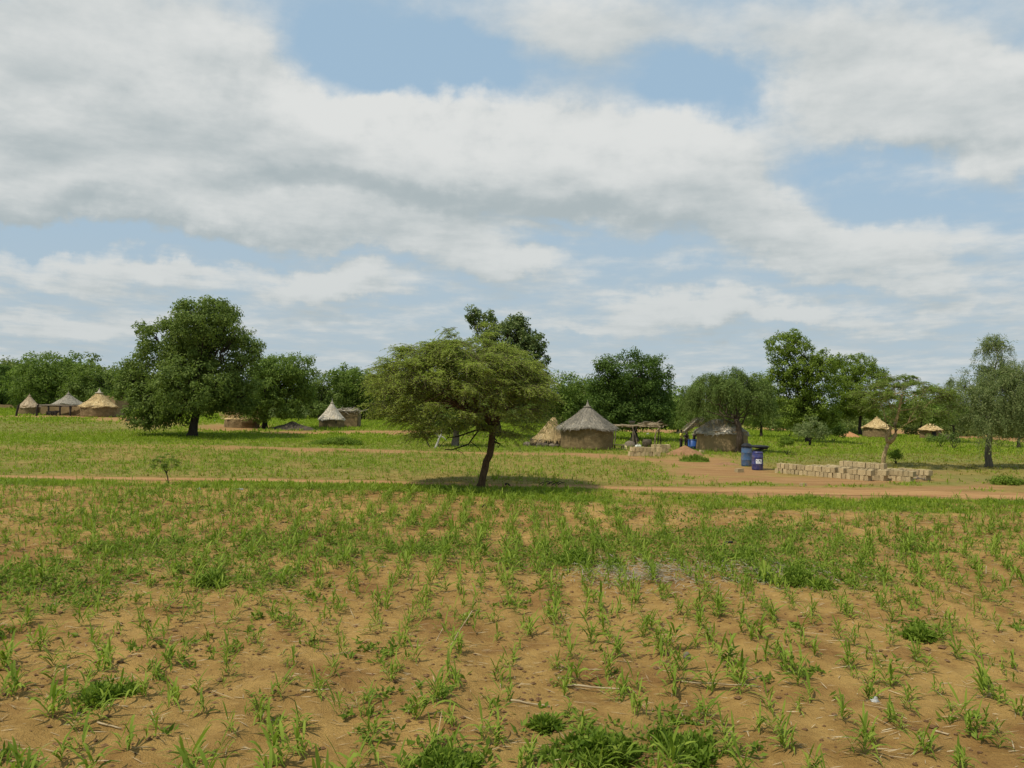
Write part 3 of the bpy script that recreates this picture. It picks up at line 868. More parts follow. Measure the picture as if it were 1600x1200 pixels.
tree('shade_tree', 'smaller dark tree on a thin straight trunk just right of the largest tree', 'tree', b_, [(414, 669), (413, 655), (416, 640), (425, 620)],
     [(440, 590, 42, 32), (415, 606, 33, 34), (462, 575, 26, 20), (450, 628, 36, 24), (400, 636, 20, 20), (425, 575, 28, 18), (470, 600, 20, 26)],
     b_[1] , .3, 'leaf_mid', 'bark_dark', per=.45, cr=.6, nl=60, L=.28, W=.13, group=None)
def far_tree(label, px, D, specs, r0=.3, leaf='leaf_mid', bark='bark_dark', name='village_tree', tops=None, **kw):
    b_ = onland(px, D)
    bx, by = proj(b_[0], b_[1], b_[2])
    cy = np.mean([s_[1] for s_ in specs]); cx = np.mean([s_[0] for s_ in specs])
    args = dict(per=.36, cr=.8, nl=50, L=.42, W=.2); args.update(kw)
    return tree(name, label, 'tree', b_, tops or [(bx, by), (bx, (by * 2 + cy) / 3), (cx * .5 + bx * .5, (by + cy * 1.2) / 2.2)], specs, D, r0, leaf, bark, **args)
G1 = 'trees behind the left compound'
far_tree('broad green tree spreading behind the two left thatched huts', 88, 128, [(85, 574, 55, 22), (60, 600, 46, 28), (112, 600, 46, 30), (45, 622, 26, 20), (100, 630, 45, 18)], leaf='leaf_mid', group=G1)
far_tree('dark round tree directly behind the golden thatched hut', 152, 124, [(152, 598, 36, 26), (165, 590, 20, 17), (140, 622, 40, 22), (175, 620, 25, 24)], leaf='leaf_big', group=G1)
far_tree('dark tree cut by the left picture edge behind the huts', 2, 150, [(4, 600, 24, 26), (-30, 595, 40, 30), (8, 620, 22, 16)], leaf='leaf_dark', group=G1)
G2 = 'trees behind the small pale hut'
far_tree('dark green tree behind and left of the small pale hut', 500, 128, [(500, 602, 30, 24), (480, 620, 30, 22), (515, 620, 30, 26), (495, 640, 36, 14)], leaf='leaf_big', group=G2)
far_tree('dark green tree behind and right of the small pale hut', 552, 132, [(548, 592, 34, 18), (570, 605, 30, 24), (540, 620, 30, 22), (580, 630, 30, 20), (555, 640, 36, 12)], leaf='leaf_mid', group=G2)
b_ = gnd(778, 683)
tree('tall_tree', 'tall tree with round leaf bunches rising above the umbrella acacia', 'tree', b_, [(778, 683), (778, 660), (780, 630), (785, 590)],
     [(752, 497, 20, 15), (790, 508, 28, 16), (828, 532, 26, 15), (795, 540, 40, 24), (847, 560, 13, 18), (738, 490, 10, 9), (808, 500, 16, 9), (790, 580, 55, 36), (820, 520, 14, 9), (845, 541, 10, 8), (765, 520, 22, 14), (770, 620, 55, 25), (830, 600, 28, 26)],
     b_[1], .38, 'leaf_kapok', 'bark_dark', per=.20, cr=.42, nl=60, L=.26, W=.17, flat=.85, inner=.12, group=None)
b_ = gnd(712, 698)
tree('low_bushy_tree', 'thick dark stemmed low tree half hidden behind the umbrella acacia', 'tree', b_, [(712, 698), (712, 685), (713, 670)],
     [(705, 655, 36, 18), (735, 650, 36, 20), (680, 650, 30, 16), (712, 630, 40, 20)], b_[1], .36, 'leaf_big', 'bark_grey', per=.4, cr=.5, nl=45, group=None)
G3 = 'trees behind the near hut'
far_tree('mid green tree behind the gap between acacia and near hut', 880, 118, [(868, 610, 34, 24), (905, 608, 26, 20), (890, 636, 36, 22), (850, 636, 26, 20), (915, 640, 20, 20)], leaf='leaf_mid', group=G3)
b_ = gnd(991, 690)
tree('mango_tree', 'dense round dark green tree behind the pole shelter', 'tree', b_, [(991, 690), (991, 678), (992, 664), (990, 640)],
     [(985, 582, 46, 32), (948, 598, 24, 36), (1018, 596, 32, 38), (985, 622, 60, 34), (955, 636, 28, 24), (1024, 634, 28, 28), (990, 645, 50, 18), (975, 655, 40, 14), (1012, 655, 36, 14)],
     b_[1] + 3, .42, 'leaf_dark', 'bark_dark', per=.5, cr=.6, nl=70, L=.26, W=.13, group=None)
far_tree('thin green tree between the dark round tree and the drooping tree', 1060, 112, [(1058, 625, 20, 24), (1070, 640, 16, 18), (1045, 645, 16, 14)], leaf='leaf_mid', r0=.2, group=G3)
b_ = gnd(1156, 707)
tree('weeping_tree', 'drooping dark green tree shading the broken thatched hut', 'tree', b_, [(1156, 707), (1156, 690), (1155, 672), (1150, 655)],
     [(1098, 612, 26, 24, 40), (1146, 594, 26, 18, 20), (1187, 618, 20, 22, 25), (1165, 622, 28, 22, 45), (1080, 628, 14, 12, 20), (1128, 612, 20, 18, 50), (1196, 632, 16, 14, 20), (1150, 622, 30, 14, 60), (1110, 594, 14, 9, 25), (1168, 596, 16, 12, 15), (1138, 606, 24, 12, -5), (1176, 622, 20, 12, -5), (1090, 612, 16, 12, 0)],
     b_[1] - .5, .34, 'leaf_weep', 'bark', style='weep', ns=3400, ln=1.9, nl=20, L=.2, W=.042, fill=.06, minz=1.75, out=.55, limb=.2, group=None)
far_tree('light green round tree just behind the drooping tree on its right', 1190, 108, [(1186, 600, 18, 17), (1190, 625, 26, 24), (1180, 650, 22, 16)], leaf='leaf_light', r0=.2, per=.4, cr=.6, nl=50, L=.34, W=.17, group=G3)
b_ = gnd(1262, 691)
tree('bright_tree', 'tall bright green tree with an open upper crown right of the barrels', 'tree', b_, [(1262, 691), (1262, 676), (1258, 655), (1256, 630)],
     [(1230, 538, 30, 18), (1215, 556, 18, 14), (1250, 548, 20, 14), (1250, 578, 40, 22), (1262, 655, 30, 14), (1285, 650, 24, 18), (1272, 592, 42, 32), (1240, 612, 34, 30), (1272, 636, 34, 24), (1222, 592, 20, 20), (1292, 564, 24, 14), (1236, 525, 14, 8), (1240, 645, 24, 18)],
     b_[1], .3, 'leaf_light', 'bark_dark', per=.28, cr=.5, nl=48, L=.27, W=.15, inner=.15, minz=.6, group=None)
b_ = onland(1345, gnd(1343, 684)[1] + 11)
tree('bright_tree', 'rounder bright green tree on a dark trunk beside the golden roofed hut', 'tree', b_, [(1343, 684), (1343, 670), (1345, 650), (1346, 625)],
     [(1332, 574, 36, 20), (1360, 588, 24, 20), (1318, 598, 26, 26), (1350, 616, 34, 24), (1345, 638, 30, 14), (1320, 630, 22, 20)],
     b_[1], .3, 'leaf_light', 'bark_dark', per=.36, cr=.6, nl=50, L=.32, W=.17, inner=.2, minz=1.0, group=None)
b_ = gnd(1545, 730)
tree('weeping_tree', 'grey green drooping tree with open wispy top at the right edge', 'tree', b_, [(1545, 730), (1544, 712), (1545, 690), (1550, 650), (1553, 600)],
     [(1555, 545, 22, 18), (1548, 585, 34, 28), (1580, 612, 40, 34), (1535, 632, 36, 30), (1508, 606, 24, 18), (1572, 650, 42, 26), (1598, 590, 28, 26), (1545, 660, 34, 20), (1620, 640, 40, 40)],
     b_[1], .23, 'leaf_grey', 'bark_grey', style='weep', ns=4400, ln=1.5, nl=18, L=.17, W=.034, fill=.04, minz=.5, group=None, limb=.25)
G4 = 'small trees on the right'
far_tree('grey green bush tree standing in the grass under the tall bright tree', 1266, 84, [(1268, 668, 22, 16), (1255, 676, 14, 10), (1285, 678, 14, 8)], leaf='leaf_grey', r0=.14, per=.35, cr=.4, nl=40, L=.2, W=.09, group=G4)
far_tree('loose green tree behind the second far hut', 1440, 140, [(1440, 632, 34, 24), (1415, 640, 26, 18), (1465, 640, 24, 18)], leaf='leaf_mid', r0=.2, group=G4)
far_tree('low spreading green tree left of the right edge drooping tree', 1490, 112, [(1490, 640, 28, 20), (1510, 650, 22, 16), (1470, 650, 20, 14)], leaf='leaf_mid', r0=.2, group=G4)
far_tree('dull green tree behind the right edge drooping tree', 1592, 100, [(1590, 655, 30, 22), (1620, 640, 40, 30), (1565, 662, 18, 14)], leaf='leaf_grey', r0=.2, group=G4)

def shrub(label, px, D, specs, leaf='leaf_mid', group='shrubs among the far grass', L=.22):
    b_ = onland(px, D)
    Q = crown_clumps(blobs_of(specs, D, .2), 1.1 if D < 70 else .35, .26 if D < 70 else .4, 50, L, L * .5, minz=float(b_[2]) - .05)
    mb = MB()
    for i in range(5):
        d = rdir(1)[0]; d[2] = abs(d[2]) + .6
        mb.tube(bez(b_, b_ + d * (.3 if D < 70 else .7), 4), (.04, .03, .02, .01), 5)
    e = empty('shrub', b_, label, 'shrub', group)
    o = mb.build('stems', MT['bark_dark'], e); origin_to(o, b_)
    o = link('foliage', quad_mesh('foliage', Q), MT[leaf], e); origin_to(o, b_)
    return e
for lab, px, D, sp_, lf in (
    ('low dark shrub behind the pole shelter on its right', 1055, 108, [(1058, 660, 16, 9)], 'leaf_mid'),
    ('rounded green shrub left of the orange earth mound', 1302, 100, [(1302, 668, 13, 10), (1315, 672, 10, 8)], 'leaf_mid'),
    ('pale shrub below the tall bright tree, farther left', 1232, 112, [(1230, 660, 16, 8)], 'leaf_light'),
    ('dark shrub beside the brushwood pile at the second far hut', 1470, 92, [(1464, 684, 12, 6)], 'leaf_mid'),
    ('small shrub right of the brushwood pile at the second far hut', 1490, 90, [(1491, 685, 8, 7)], 'leaf_weep'),
    ('dark shrub left of the small pale hut under the trees', 440, 124, [(448, 645, 28, 7)], 'leaf_grey'),
    ('bright bush in the grass right behind the forked pale trunk', 1400, 53, [(1400, 709, 9, 5)], 'weed'),
    ('bright leafy bush by the earth track at the right picture edge', 1565, 39, [(1568, 752, 18, 6), (1585, 755, 14, 5)], 'weed'),
    ('lush green bush in the grass in front of the small pale hut', 530, 62, [(530, 690, 24, 5), (505, 694, 20, 3.5), (552, 693, 14, 3)], 'weed'),
    ('leafy bush in the grass between barrels and bright tree', 1230, 62, [(1228, 690, 10, 6)], 'weed')):
    shrub(lab, px, D, sp_, lf, L=.12 if D < 70 else .24)

# far woods closing the view: one mass
Q = []
r2 = np.random.default_rng(5)
for i in range(230):
    D = r2.uniform(185, 330)
    u = r2.uniform(-.95, .95)
    x = u * D
    if D < 230 and .42 < u < .62 and r2.random() < .5: continue
    h = r2.uniform(6, 11.5) * (1.12 - .28 * (u + .5)) * (.75 if .15 < u < .62 else 1)
    w = r2.uniform(4, 7.5)
    z = float(T(x, D))
    bl = [(np.array((x + r2.normal() * w * .4, D + r2.normal() * w * .3, z + h * f)), np.array((w * s, w * s, h * .3))) for f, s in ((.72, .8), (.45, 1.0), (.25, .9))]
    Q.append(crown_clumps(bl, .30, 1.5, 20, .95, .5, inner=.1))
for i in range(240):            # bushes and undergrowth at the edge of the woods
    D = r2.uniform(135, 215); u = r2.uniform(-.9, .9)
    if -.62 < u < -.5 and D < 150: continue
    x = u * D; z = float(T(x, D)); h = r2.uniform(1.2, 4.2); w = r2.uniform(1.6, 4.5)
    if abs(u - .43) < .06 or abs(u - .54) < .05: h *= .5
    Q.append(crown_clumps([(np.array((x, D, z + h * .45)), np.array((w, w, h * .55)))], .34, .9, 26, .55, .3, inner=.1))
Q = np.concatenate(Q)
tag(link('far_trees', quad_mesh('far_trees', Q), MT['leaf_far']), 'far belt of dull green bush and trees closing the horizon', 'woodland', kind='stuff')

# ------------------------------------------------------------------ huts
def straw_on_cone(prof, n, L, w, seed=0, sides=None, lift=.012):
    """loose straw lying down the slope of a thatch profile (list of r, z from eave to apex)"""
    prof = np.array(prof)
    q = rng.random(n) ** .75
    idx = q * (len(prof) - 1)
    r = np.interp(idx, np.arange(len(prof)), prof[:, 0]); z = np.interp(idx, np.arange(len(prof)), prof[:, 1])
    # sample more at large radius
    keep = rng.random(n) < np.clip(r / prof[:, 0].max() + .1, 0, 1)
    r, z = r[keep], z[keep]; n = len(r)
    a = rng.random(n) * 2 * math.pi
    P = np.stack([np.cos(a) * r, np.sin(a) * r, z], 1)
    i0 = np.clip(idx[keep].astype(int), 0, len(prof) - 2)
    dr_ = prof[i0, 0] - prof[i0 + 1, 0]; dz_ = prof[i0, 1] - prof[i0 + 1, 1]
    down = unit(np.stack([np.cos(a) * dr_, np.sin(a) * dr_, dz_], 1))
    tang = np.stack([-np.sin(a), np.cos(a), 0 * a], 1)
    nr = unit(np.cross(tang, down)); nr *= np.sign(nr[:, 2:3] + 1e-6)
    dn = unit(down + tang * rng.normal(size=(n, 1)) * .16 + nr * np.abs(rng.normal(size=(n, 1))) * .05)
    P = P + nr * lift
    sd = unit(np.cross(dn, nr)) * (w * rng.uniform(.5, 1.4, n))[:, None]
    ln = (L * rng.uniform(.5, 1.3, n))[:, None]
    return np.stack([P - sd, P + sd, P + dn * ln + sd * .5, P + dn * ln - sd * .5], 1)

def cone_prof(Re, H, apex=.12, bulge=-.06, n=9, lip=.10):
    out = [(Re, -lip)]
    for i in range(n):
        t = i / (n - 1)
        r = Re * (1 - t) + apex * t
        z = H * t + bulge * H * math.sin(t * math.pi)
        out.append((r, z))
    return out

def thatch(name, parent, Re, H, mat, zb, n_straw=1500, apex=.12, bulge=-.06, k=44, rag=.06, L=.55, w=.012, tilt=(0, 0)):
    mb = MB()
    pr = cone_prof(Re, H, apex, bulge)
    mb.lathe([(Re * .86, -.02)] + pr + [(apex * .3, H + .05)], k, wob=rag)
    # shaggy eave
    a = rng.random(int(n_straw * .3)) * 2 * math.pi; n = len(a)
    r = Re * rng.uniform(.9, 1.0, n)
    P = np.stack([np.cos(a) * r, np.sin(a) * r, 0 * a + rng.uniform(-.03, .06, n)], 1)
    dn = unit(np.stack([np.cos(a), np.sin(a), -.9 - rng.random(n)], 1) + rng.normal(size=(n, 3)) * .2)
    sd = np.stack([-np.sin(a), np.cos(a), 0 * a], 1) * w * 1.4
    ln = (rng.uniform(.08, .26, n) * (Re / 2.3))[:, None]
    mb.quads(np.stack([P - sd, P + sd, P + dn * ln + sd * .4, P + dn * ln - sd * .4], 1))
    mb.quads(straw_on_cone(pr[1:], n_straw, L, w))
    p1, p2, p3 = rng.random(3) * 6.28
    for i, v in enumerate(mb.v):          # hand made: the cone is neither round nor straight
        aa = np.arctan2(v[:, 1], v[:, 0]); rr = np.hypot(v[:, 0], v[:, 1])
        f = 1 + (.035 * np.sin(2 * aa + p1) + .022 * np.sin(5 * aa + p2) + .012 * np.sin(11 * aa + p3))
        mb.v[i] = np.stack([v[:, 0] * f, v[:, 1] * f, v[:, 2] + rr * (.035 * np.sin(3 * aa + p3) + .02 * np.sin(7 * aa + p1))], 1)
    o = mb.build(name, MT[mat], parent)
    o.location = (0, 0, zb)
    o.rotation_euler = (tilt[0], tilt[1], 0)
    return o

def finial(parent, z, h, mat='thatch_grey', ring=.16):
    mb = MB()
    mb.lathe([(ring * 1.5, -.02), (ring * 1.5, .05), (ring * .75, .07), (ring * .5, h * .35), (ring * .28, h * .6), (.035, h * .75), (.02, h), (.004, h * 1.03)], 12, wob=.15)
    o = mb.build('finial', MT[mat], parent); o.location = (0, 0, z)
    return o

def round_hut(label, pxc, py_base, half_px, wall_px, eave_half_px, roof_px, fin_px, roof_mat, wall_mat='mud', D=None, group='round mud huts with thatched roofs', n_straw=1500, bulge=-.06, rag=.06, apex=.12, fin_mat=None, tilt=(0, 0), opening=None, rz=0.0, cat='hut'):
    g = gnd(pxc, py_base) if D is None else onland(pxc, D)
    Rw = half_px * g[1] / FPX
    D = g[1] + Rw * .75
    g = gnd(pxc, py_base - .0) if D is None else np.array((raydir(pxc, py_base)[0] * D, D, 0))
    g[2] = float(T(g[0], g[1]))
    k = (D) / FPX
    Rw = half_px * k; Hw = wall_px * k; Re = eave_half_px * k; Hr = roof_px * k
    e = empty('thatched_hut', g, label, cat, group, rz)
    mb = MB()
    zs = np.linspace(0, Hw + .12, 8)
    mb.lathe([(Rw * (1.03 - .03 * i / 7), z - (.15 if i == 0 else 0)) for i, z in enumerate(zs)], 48, wob=.03)
    w = mb.build('wall', MT[wall_mat], e, smooth=True)
    rf = thatch('roof', e, Re, Hr, roof_mat, Hw, n_straw, bulge=bulge, rag=rag, apex=apex, L=.5 * Re / 2.3, w=.013 * Re / 2.2, tilt=tilt)
    if fin_px:
        finial(rf, Hr, fin_px * k, fin_mat or roof_mat, ring=apex * 1.1)
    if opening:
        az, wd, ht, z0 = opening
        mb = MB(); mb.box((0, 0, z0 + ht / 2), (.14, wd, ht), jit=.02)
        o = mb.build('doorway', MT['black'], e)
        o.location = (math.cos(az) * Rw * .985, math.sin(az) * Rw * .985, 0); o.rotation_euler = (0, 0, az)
    return e

near_hut = round_hut('near round mud hut with weathered grey thatch and a pointed finial', 917, 703, 40, 33.5, 45, 32, 11, 'thatch_grey', n_straw=5200, bulge=-.05, rag=.03, apex=.20)
round_hut('left hut of the far compound, pale tan thatch sagging over a shaded wall', 45, 648, 15, 12, 16, 17, 4, 'thatch_tan', n_straw=900, rag=.10)
round_hut('middle hut of the far compound, grey thatch rising behind the mud wall', 106, 647, 17, 15, 23, 15, 6, 'thatch_grey', wall_mat='mud_pale', D=112, n_straw=900, apex=.2)
round_hut('widest hut of the left compound, with golden straw roof and pale finial', 154, 651.5, 25, 16, 27, 21, 8, 'thatch_gold', n_straw=1500, apex=.3, fin_mat='thatch_pale', bulge=-.08)
round_hut('small lone hut with pale silvery conical thatch beside the ruined mud house', 518, 668.5, 19, 13, 21, 25, 7, 'thatch_pale', n_straw=1300, apex=.12, opening=(-1.0, .12, .3, .5))
round_hut('far hut with ragged golden roof behind the forked pale trunk', 1370, 684, 20, 15.5, 21.5, 15, 3, 'thatch_gold', n_straw=1300, rag=.16, apex=.2, wall_mat='mud')
round_hut('farthest right hut with thin patchy straw roof and a dark doorway', 1454, 686, 15, 14.5, 18, 9, 0, 'thatch_gold', n_straw=900, rag=.2, apex=.4, wall_mat='mud', opening=(-1.75, .55, 1.15, .0))
shaded = round_hut('low mud hut under the drooping tree with broken sagging thatch', 1128, 705.5, 38, 29, 40, 19, 0, 'thatch_pale', n_straw=2600, rag=.12, apex=.7, bulge=.06, wall_mat='mud_pale', tilt=(.03, .02))

def loose_straw(n, c, size, L, w, dirv=(0, 0, 1), spread=.7):
    P = np.array(c) + rng.normal(size=(n, 3)) * np.array(size)
    dr = unit(np.array(dirv) + rng.normal(size=(n, 3)) * spread)
    sd = unit(np.cross(dr, rdir(n))) * w
    ln = (L * rng.uniform(.5, 1.4, n))[:, None]
    return np.stack([P - sd, P + sd, P + dr * ln + sd * .4, P + dr * ln - sd * .4], 1)
mb = MB()
mb.quads(loose_straw(900, (-.5, -.2, 1.95), (.8, .7, .18), .6, .012, (0, 0, .6)))
mb.build('loose_thatch', MT['thatch_gold'], shaded)

# leaning thatch panel at the left of the shaded hut
c0 = gnd(1082, 703)
Dp = c0[1] + 1.0
e = empty('thatch_panel', c0, 'pale tilted thatch panel leaning on the left of the low mud hut', 'thatch panel')
mb = MB()
a0, a1 = at(1071, 673, Dp - .4), at(1091, 655, Dp + .2)
n = 7
for i in range(260):
    t = rng.random(); s_ = rng.normal() * .55
    p0 = a0 + (a1 - a0) * np.clip(t, 0, 1) + np.array((s_ * .5, s_ * .6, rng.normal() * .05))
    d = unit(a1 - a0 + rng.normal(size=3) * .18); L_ = rng.uniform(.4, .9)
    sd = unit(np.cross(d, np.array((0, 1., .3)))) * .02
    p0 = p0 - d * L_ / 2
    mb.quads([np.stack([p0 - sd, p0 + sd, p0 + d * L_ + sd * .6, p0 + d * L_ - sd * .6])])
ax = unit(a1 - a0); sy = np.array((.45, .8, 0)) ; nrm = unit(np.cross(ax, sy))
cs = [a0 - sy * .5, a0 + sy * .5, a1 + sy * .5, a1 - sy * .5]
mb.add([q + nrm * .05 for q in cs] + [q - nrm * .05 for q in cs], [(0, 1, 2, 3), (7, 6, 5, 4), (0, 4, 5, 1), (1, 5, 6, 2), (2, 6, 7, 3), (3, 7, 4, 0)])
o = mb.build('panel', MT['thatch_pale'], e); origin_to(o, c0)
mb = MB()
for px_ in (1072, 1090):
    g_ = gnd(px_, 700); g_[1] = Dp; g_[2] = float(T(g_[0], Dp))
    tp = at(px_ + 1, 673 if px_ < 1080 else 658, Dp - .1)
    mb.tube(bez(g_ - np.array((0, 0, .1)), tp, 5, jit=.03), .04, 6)
o = mb.build('prop', MT['wood'], e); origin_to(o, c0)

# conical straw granary beside the near hut
g = gnd(858, 698)
Dg = g[1] + .6
k = Dg / FPX
e = empty('straw_granary', g, 'golden conical straw stack with a blackened base left of the near hut', 'straw stack')
mb = MB()
prf = []
cz = float(T(g[0], Dg))
H = 45 * k; Rb = 27 * k
pr = [(Rb, .55), (Rb * .93, .7), (Rb * .72, H * .42), (Rb * .48, H * .64), (Rb * .27, H * .83), (Rb * .17, H * .93), (.12, H)]
off = np.array((10 * k, 0, 0))
K = 40; Vv = []
for r_, z_ in pr:
    t = z_ / H
    a = np.arange(K) * 2 * math.pi / K
    rr = r_ * (1 + .10 * (rng.random(K) - .5))
    Vv.append(np.stack([off[0] * (t - .3) + np.cos(a) * rr * (1.0), np.sin(a) * rr * .8, z_ + rng.normal(size=K) * .02], 1))
Ff = [(i * K + j, i * K + (j + 1) % K, (i + 1) * K + (j + 1) % K, (i + 1) * K + j) for i in range(len(pr) - 1) for j in range(K)] + [tuple((len(pr) - 1) * K + j for j in range(K))]
mb.add(np.concatenate(Vv), Ff)
q = straw_on_cone(pr, 3200, .4, .012)
q[..., 1] *= .8
q[..., 0] += off[0] * (q[..., 2] / H - .3)
mb.quads(q)
o = mb.build('straw_cone', MT['thatch_gold'], e); o.location = (0, .6, 0)
mb = MB()
mb.lathe([(Rb * .9, -.1), (Rb * .97, .3), (Rb * .9, .62)], 30, wob=.2)
q = loose_straw(500, (0, 0, .6), (Rb * .55, Rb * .45, .06), .5, .014, (0, 0, -.4), .9); mb.quads(q)
o = mb.build('base', MT['dark_heap'], e); o.location = (-4 * k, .6, 0); o.scale = (1, .8, 1)
for i in range(11):
    a = rng.uniform(3.3, 6.1)
    mb = MB(); mb.lathe([(.05, 0), (.28, .06), (.3, .2), (.18, .32), (.03, .36)], 9, wob=.35)
    s_ = mb.build('rock', MT['dark_heap' if i % 4 else 'wood'], e); s_.location = (math.cos(a) * Rb * 1.08 - .3, .5 + math.sin(a) * Rb * .85, -.05); s_.rotation_euler = (0, 0, a)
    s_.scale = (rng.uniform(.6, 1.3),) * 3
    s_.name = 'base_stone'

# shelter of poles
gA = gnd(962, 700); gB = gnd(1046, 697)
Ds = (gA[1] + gB[1]) / 2 + .6
k = Ds / FPX
base = np.array((raydir(1003, 697)[0] * Ds, Ds, 0)); base[2] = float(T(base[0], Ds))
shel = empty('pole_shelter', base, 'open shelter of bent poles carrying a flat stick roof', 'shelter')
mb = MB()
def pole(pts, r0, mat='wood', dy=0.0, nm='post'):
    P = np.array([at(a, b_, Ds + dy) for a, b_ in pts])
    P[0][2] = float(T(P[0][0], P[0][1])) - .15
    n = 6; tt = np.linspace(0, len(P) - 1, n)
    P = np.stack([np.interp(tt, np.arange(len(P)), P[:, j]) for j in range(3)], 1)
    mb = MB(); mb.tube(P, np.linspace(r0, r0 * .75, n), 7, wob=.2)
    o = mb.build(nm, MT[mat], shel, smooth=True); origin_to(o, base)
for pts, r0, mt_, dy in (([(957, 696), (959, 665)], .07, 'wood', .4), ([(960, 694), (963, 666)], .05, 'wood', -.6), ([(990, 699), (989, 664)], .10, 'wood', 0), ([(994, 699), (991, 680), (996, 664)], .08, 'bark_dark', .5),
                         ([(997, 698), (993, 680), (987, 664)], .07, 'wood', -.4), ([(1023, 697), (1024, 676), (1032, 667)], .075, 'wood_pale', -.5), ([(1027, 695), (1029, 680), (1028, 666)], .05, 'bark_dark', .3),
                         ([(1033, 695), (1032, 684), (1029, 667)], .05, 'bark_dark', .8)):
    pole(pts, r0, mt_, dy)
mb = MB()
for i in range(17):
    y0 = rng.uniform(-1.3, 1.5)
    xa, xb = sorted((rng.uniform(955, 990), rng.uniform(998, 1031)))
    if i % 3 == 0: xa, xb = 954 + rng.uniform(0, 3), rng.uniform(985, 1005)
    ya = 664.5 + (xa - 955) * .018 + rng.normal() * 1.0
    yb = 664.5 + (xb - 955) * .018 + rng.normal() * 1.0
    mb.tube(bez(at(xa, ya, Ds + y0), at(xb, yb, Ds + y0 + rng.normal() * .3), 6, jit=.03), np.linspace(.06, .035, 6) * rng.uniform(.6, 1.2), 5)
for px_ in (960, 972, 989, 1000, 1014, 1030, 1036):
    mb.tube(bez(at(px_, 667, Ds - 1.6), at(px_ + rng.normal() * 1.5, 667, Ds + 1.7), 5, jit=.03), .045, 5)
q = loose_straw(170, (0, 0, 0), (.5, .8, .05), .6, .02, (1, .2, 0), .22) + at(1013, 662.5, Ds)
mb.quads(q)
o = mb.build('stick_roof', MT['wood_pale'], shel); origin_to(o, base)
def bowl(name, label, cat, loc, r, h, mat, group=None):
    mb = MB(); mb.lathe([(r * .45, 0), (r * .8, h * .35), (r, h), (r * 1.06, h + .015), (r * .93, h), (r * .72, h * .4), (.02, h * .12)], 20)
    o = mb.build(name, MT[mat], None, smooth=True); o.location = loc
    return tag(o, label, cat, group)
bowl('basin', 'wide grey basin standing on the shelter roof at its middle post', 'basin', at(987.5, 662.5, Ds - .3), .3, .25, 'metal')
bowl('basin', 'small pale basin on the shelter roof right of the wide one', 'basin', at(1010, 662.5, Ds - .2), .26, .22, 'ash')
bowl('basin', 'dark low basket on the right end of the shelter roof', 'basket', at(1031, 662.5, Ds + .3), .33, .2, 'dark_heap')

# things in the yard between near hut and shelter
def can(label, p, mat, rz):
    e = empty('jerrycan', p, label, 'jerrycan', None, rz)
    mb = MB(); mb.box((0, 0, .17), (.5, .26, .34), jit=.03)
    me_o = mb.build('can_body', MT[mat], e)
    bev = me_o.modifiers.new('bevel', 'BEVEL'); bev.width = .05; bev.segments = 2
    mb = MB(); mb.tube([(.26, 0, .24), (.33, 0, .26)], .035, 8); mb.build('cap', MT['black'], e)
    mb = MB(); mb.tube([(-.12, 0, .33), (-.1, 0, .41), (.1, 0, .41), (.12, 0, .33)], .022, 6); mb.build('handle', MT[mat], e)
can('pale yellow jerrycan standing in the yard right of the near hut', gnd(975, 703), 'yellow_can', .2)
can('white jerrycan lying behind the small brick stack', gnd(997, 701.5), 'white_can', .4)
g = gnd(967, 703)
e = empty('low_table', g, 'small dark low bench with a pale top against the near hut', 'table')
mb = MB(); mb.box((0, 0, .42), (.85, .5, .05), jit=.02); mb.build('table_top', MT['wood_pale'], e)
for sx in (-.35, .35):
    for sy in (-.2, .2):
        mb = MB(); mb.tube([(sx, sy, -.05), (sx, sy, .40)], .03, 6); mb.build('leg', MT['bark_dark'], e)
g = gnd(1011, 699)
mb = MB(); mb.lathe([(.3, 0), (.42, .15), (.45, .45), (.36, .7), (.28, .72), (.24, .6)], 18, wob=.12)
o = mb.build('clay_pot', MT['dark_heap'], None, smooth=True); o.location = g; tag(o, 'large sooty dark pot standing under the pole shelter', 'pot')
g = gnd(984, 699)
mb = MB(); mb.lathe([(.5, -.1), (.55, .15), (.42, .42), (.2, .56), (.02, .58)], 16, wob=.25)
o = mb.build('ash_heap', MT['wood'], None, smooth=True); o.location = g; tag(o, 'low grey brown heap between the yellow can and shelter posts', 'heap')

# mounds
def mound(name, label, cat, pxc, py, half_px, h_px, mat, kz=26, dy=.7):
    g = gnd(pxc, py); k = g[1] / FPX
    n = 40; u = np.linspace(-1.15, 1.15, n); X_, Y_ = np.meshgrid(u, u)
    r = np.sqrt(X_ ** 2 + Y_ ** 2)
    z = np.clip(1 - r, -.12, 1) ** 1.0 if False else np.maximum(0, 1 - r) ** .85 * np.where(r < 1, 1, 0) - .12 * (r >= 1)
    z = z * (1 + .35 * (fbm(X_ * 3 + pxc, Y_ * 3, 4) - .5)) + (r < 1) * (fbm(X_ * 7, Y_ * 7 + pxc, 3) - .5) * .08
    V = np.stack([X_ * half_px * k, Y_ * half_px * k * dy, z * h_px * k - .03], -1).reshape(-1, 3)
    F = [(i * n + j, i * n + j + 1, (i + 1) * n + j + 1, (i + 1) * n + j) for i in range(n - 1) for j in range(n - 1)]
    me = bpy.data.meshes.new(name); me.from_pydata(V.tolist(), [], F); me.update()
    o = link(name, me, MT[mat], None, smooth=True)
    o.location = (g[0], g[1] + half_px * k * dy * .8, g[2])
    return tag(o, label, cat)
mound('earth_pile', 'reddish pile of dug earth in front of the blue drum', 'earth pile', 1074, 712, 32, 15, 'red_earth')
mound('earth_pile', 'smooth orange earth mound far off beside the golden roofed hut', 'earth pile', 1332, 684, 20, 9, 'orange_earth')
mound('earth_pile', 'low brown earth rise on the track left of the two barrels', 'earth pile', 1140, 727, 24, 5, 'red_earth')
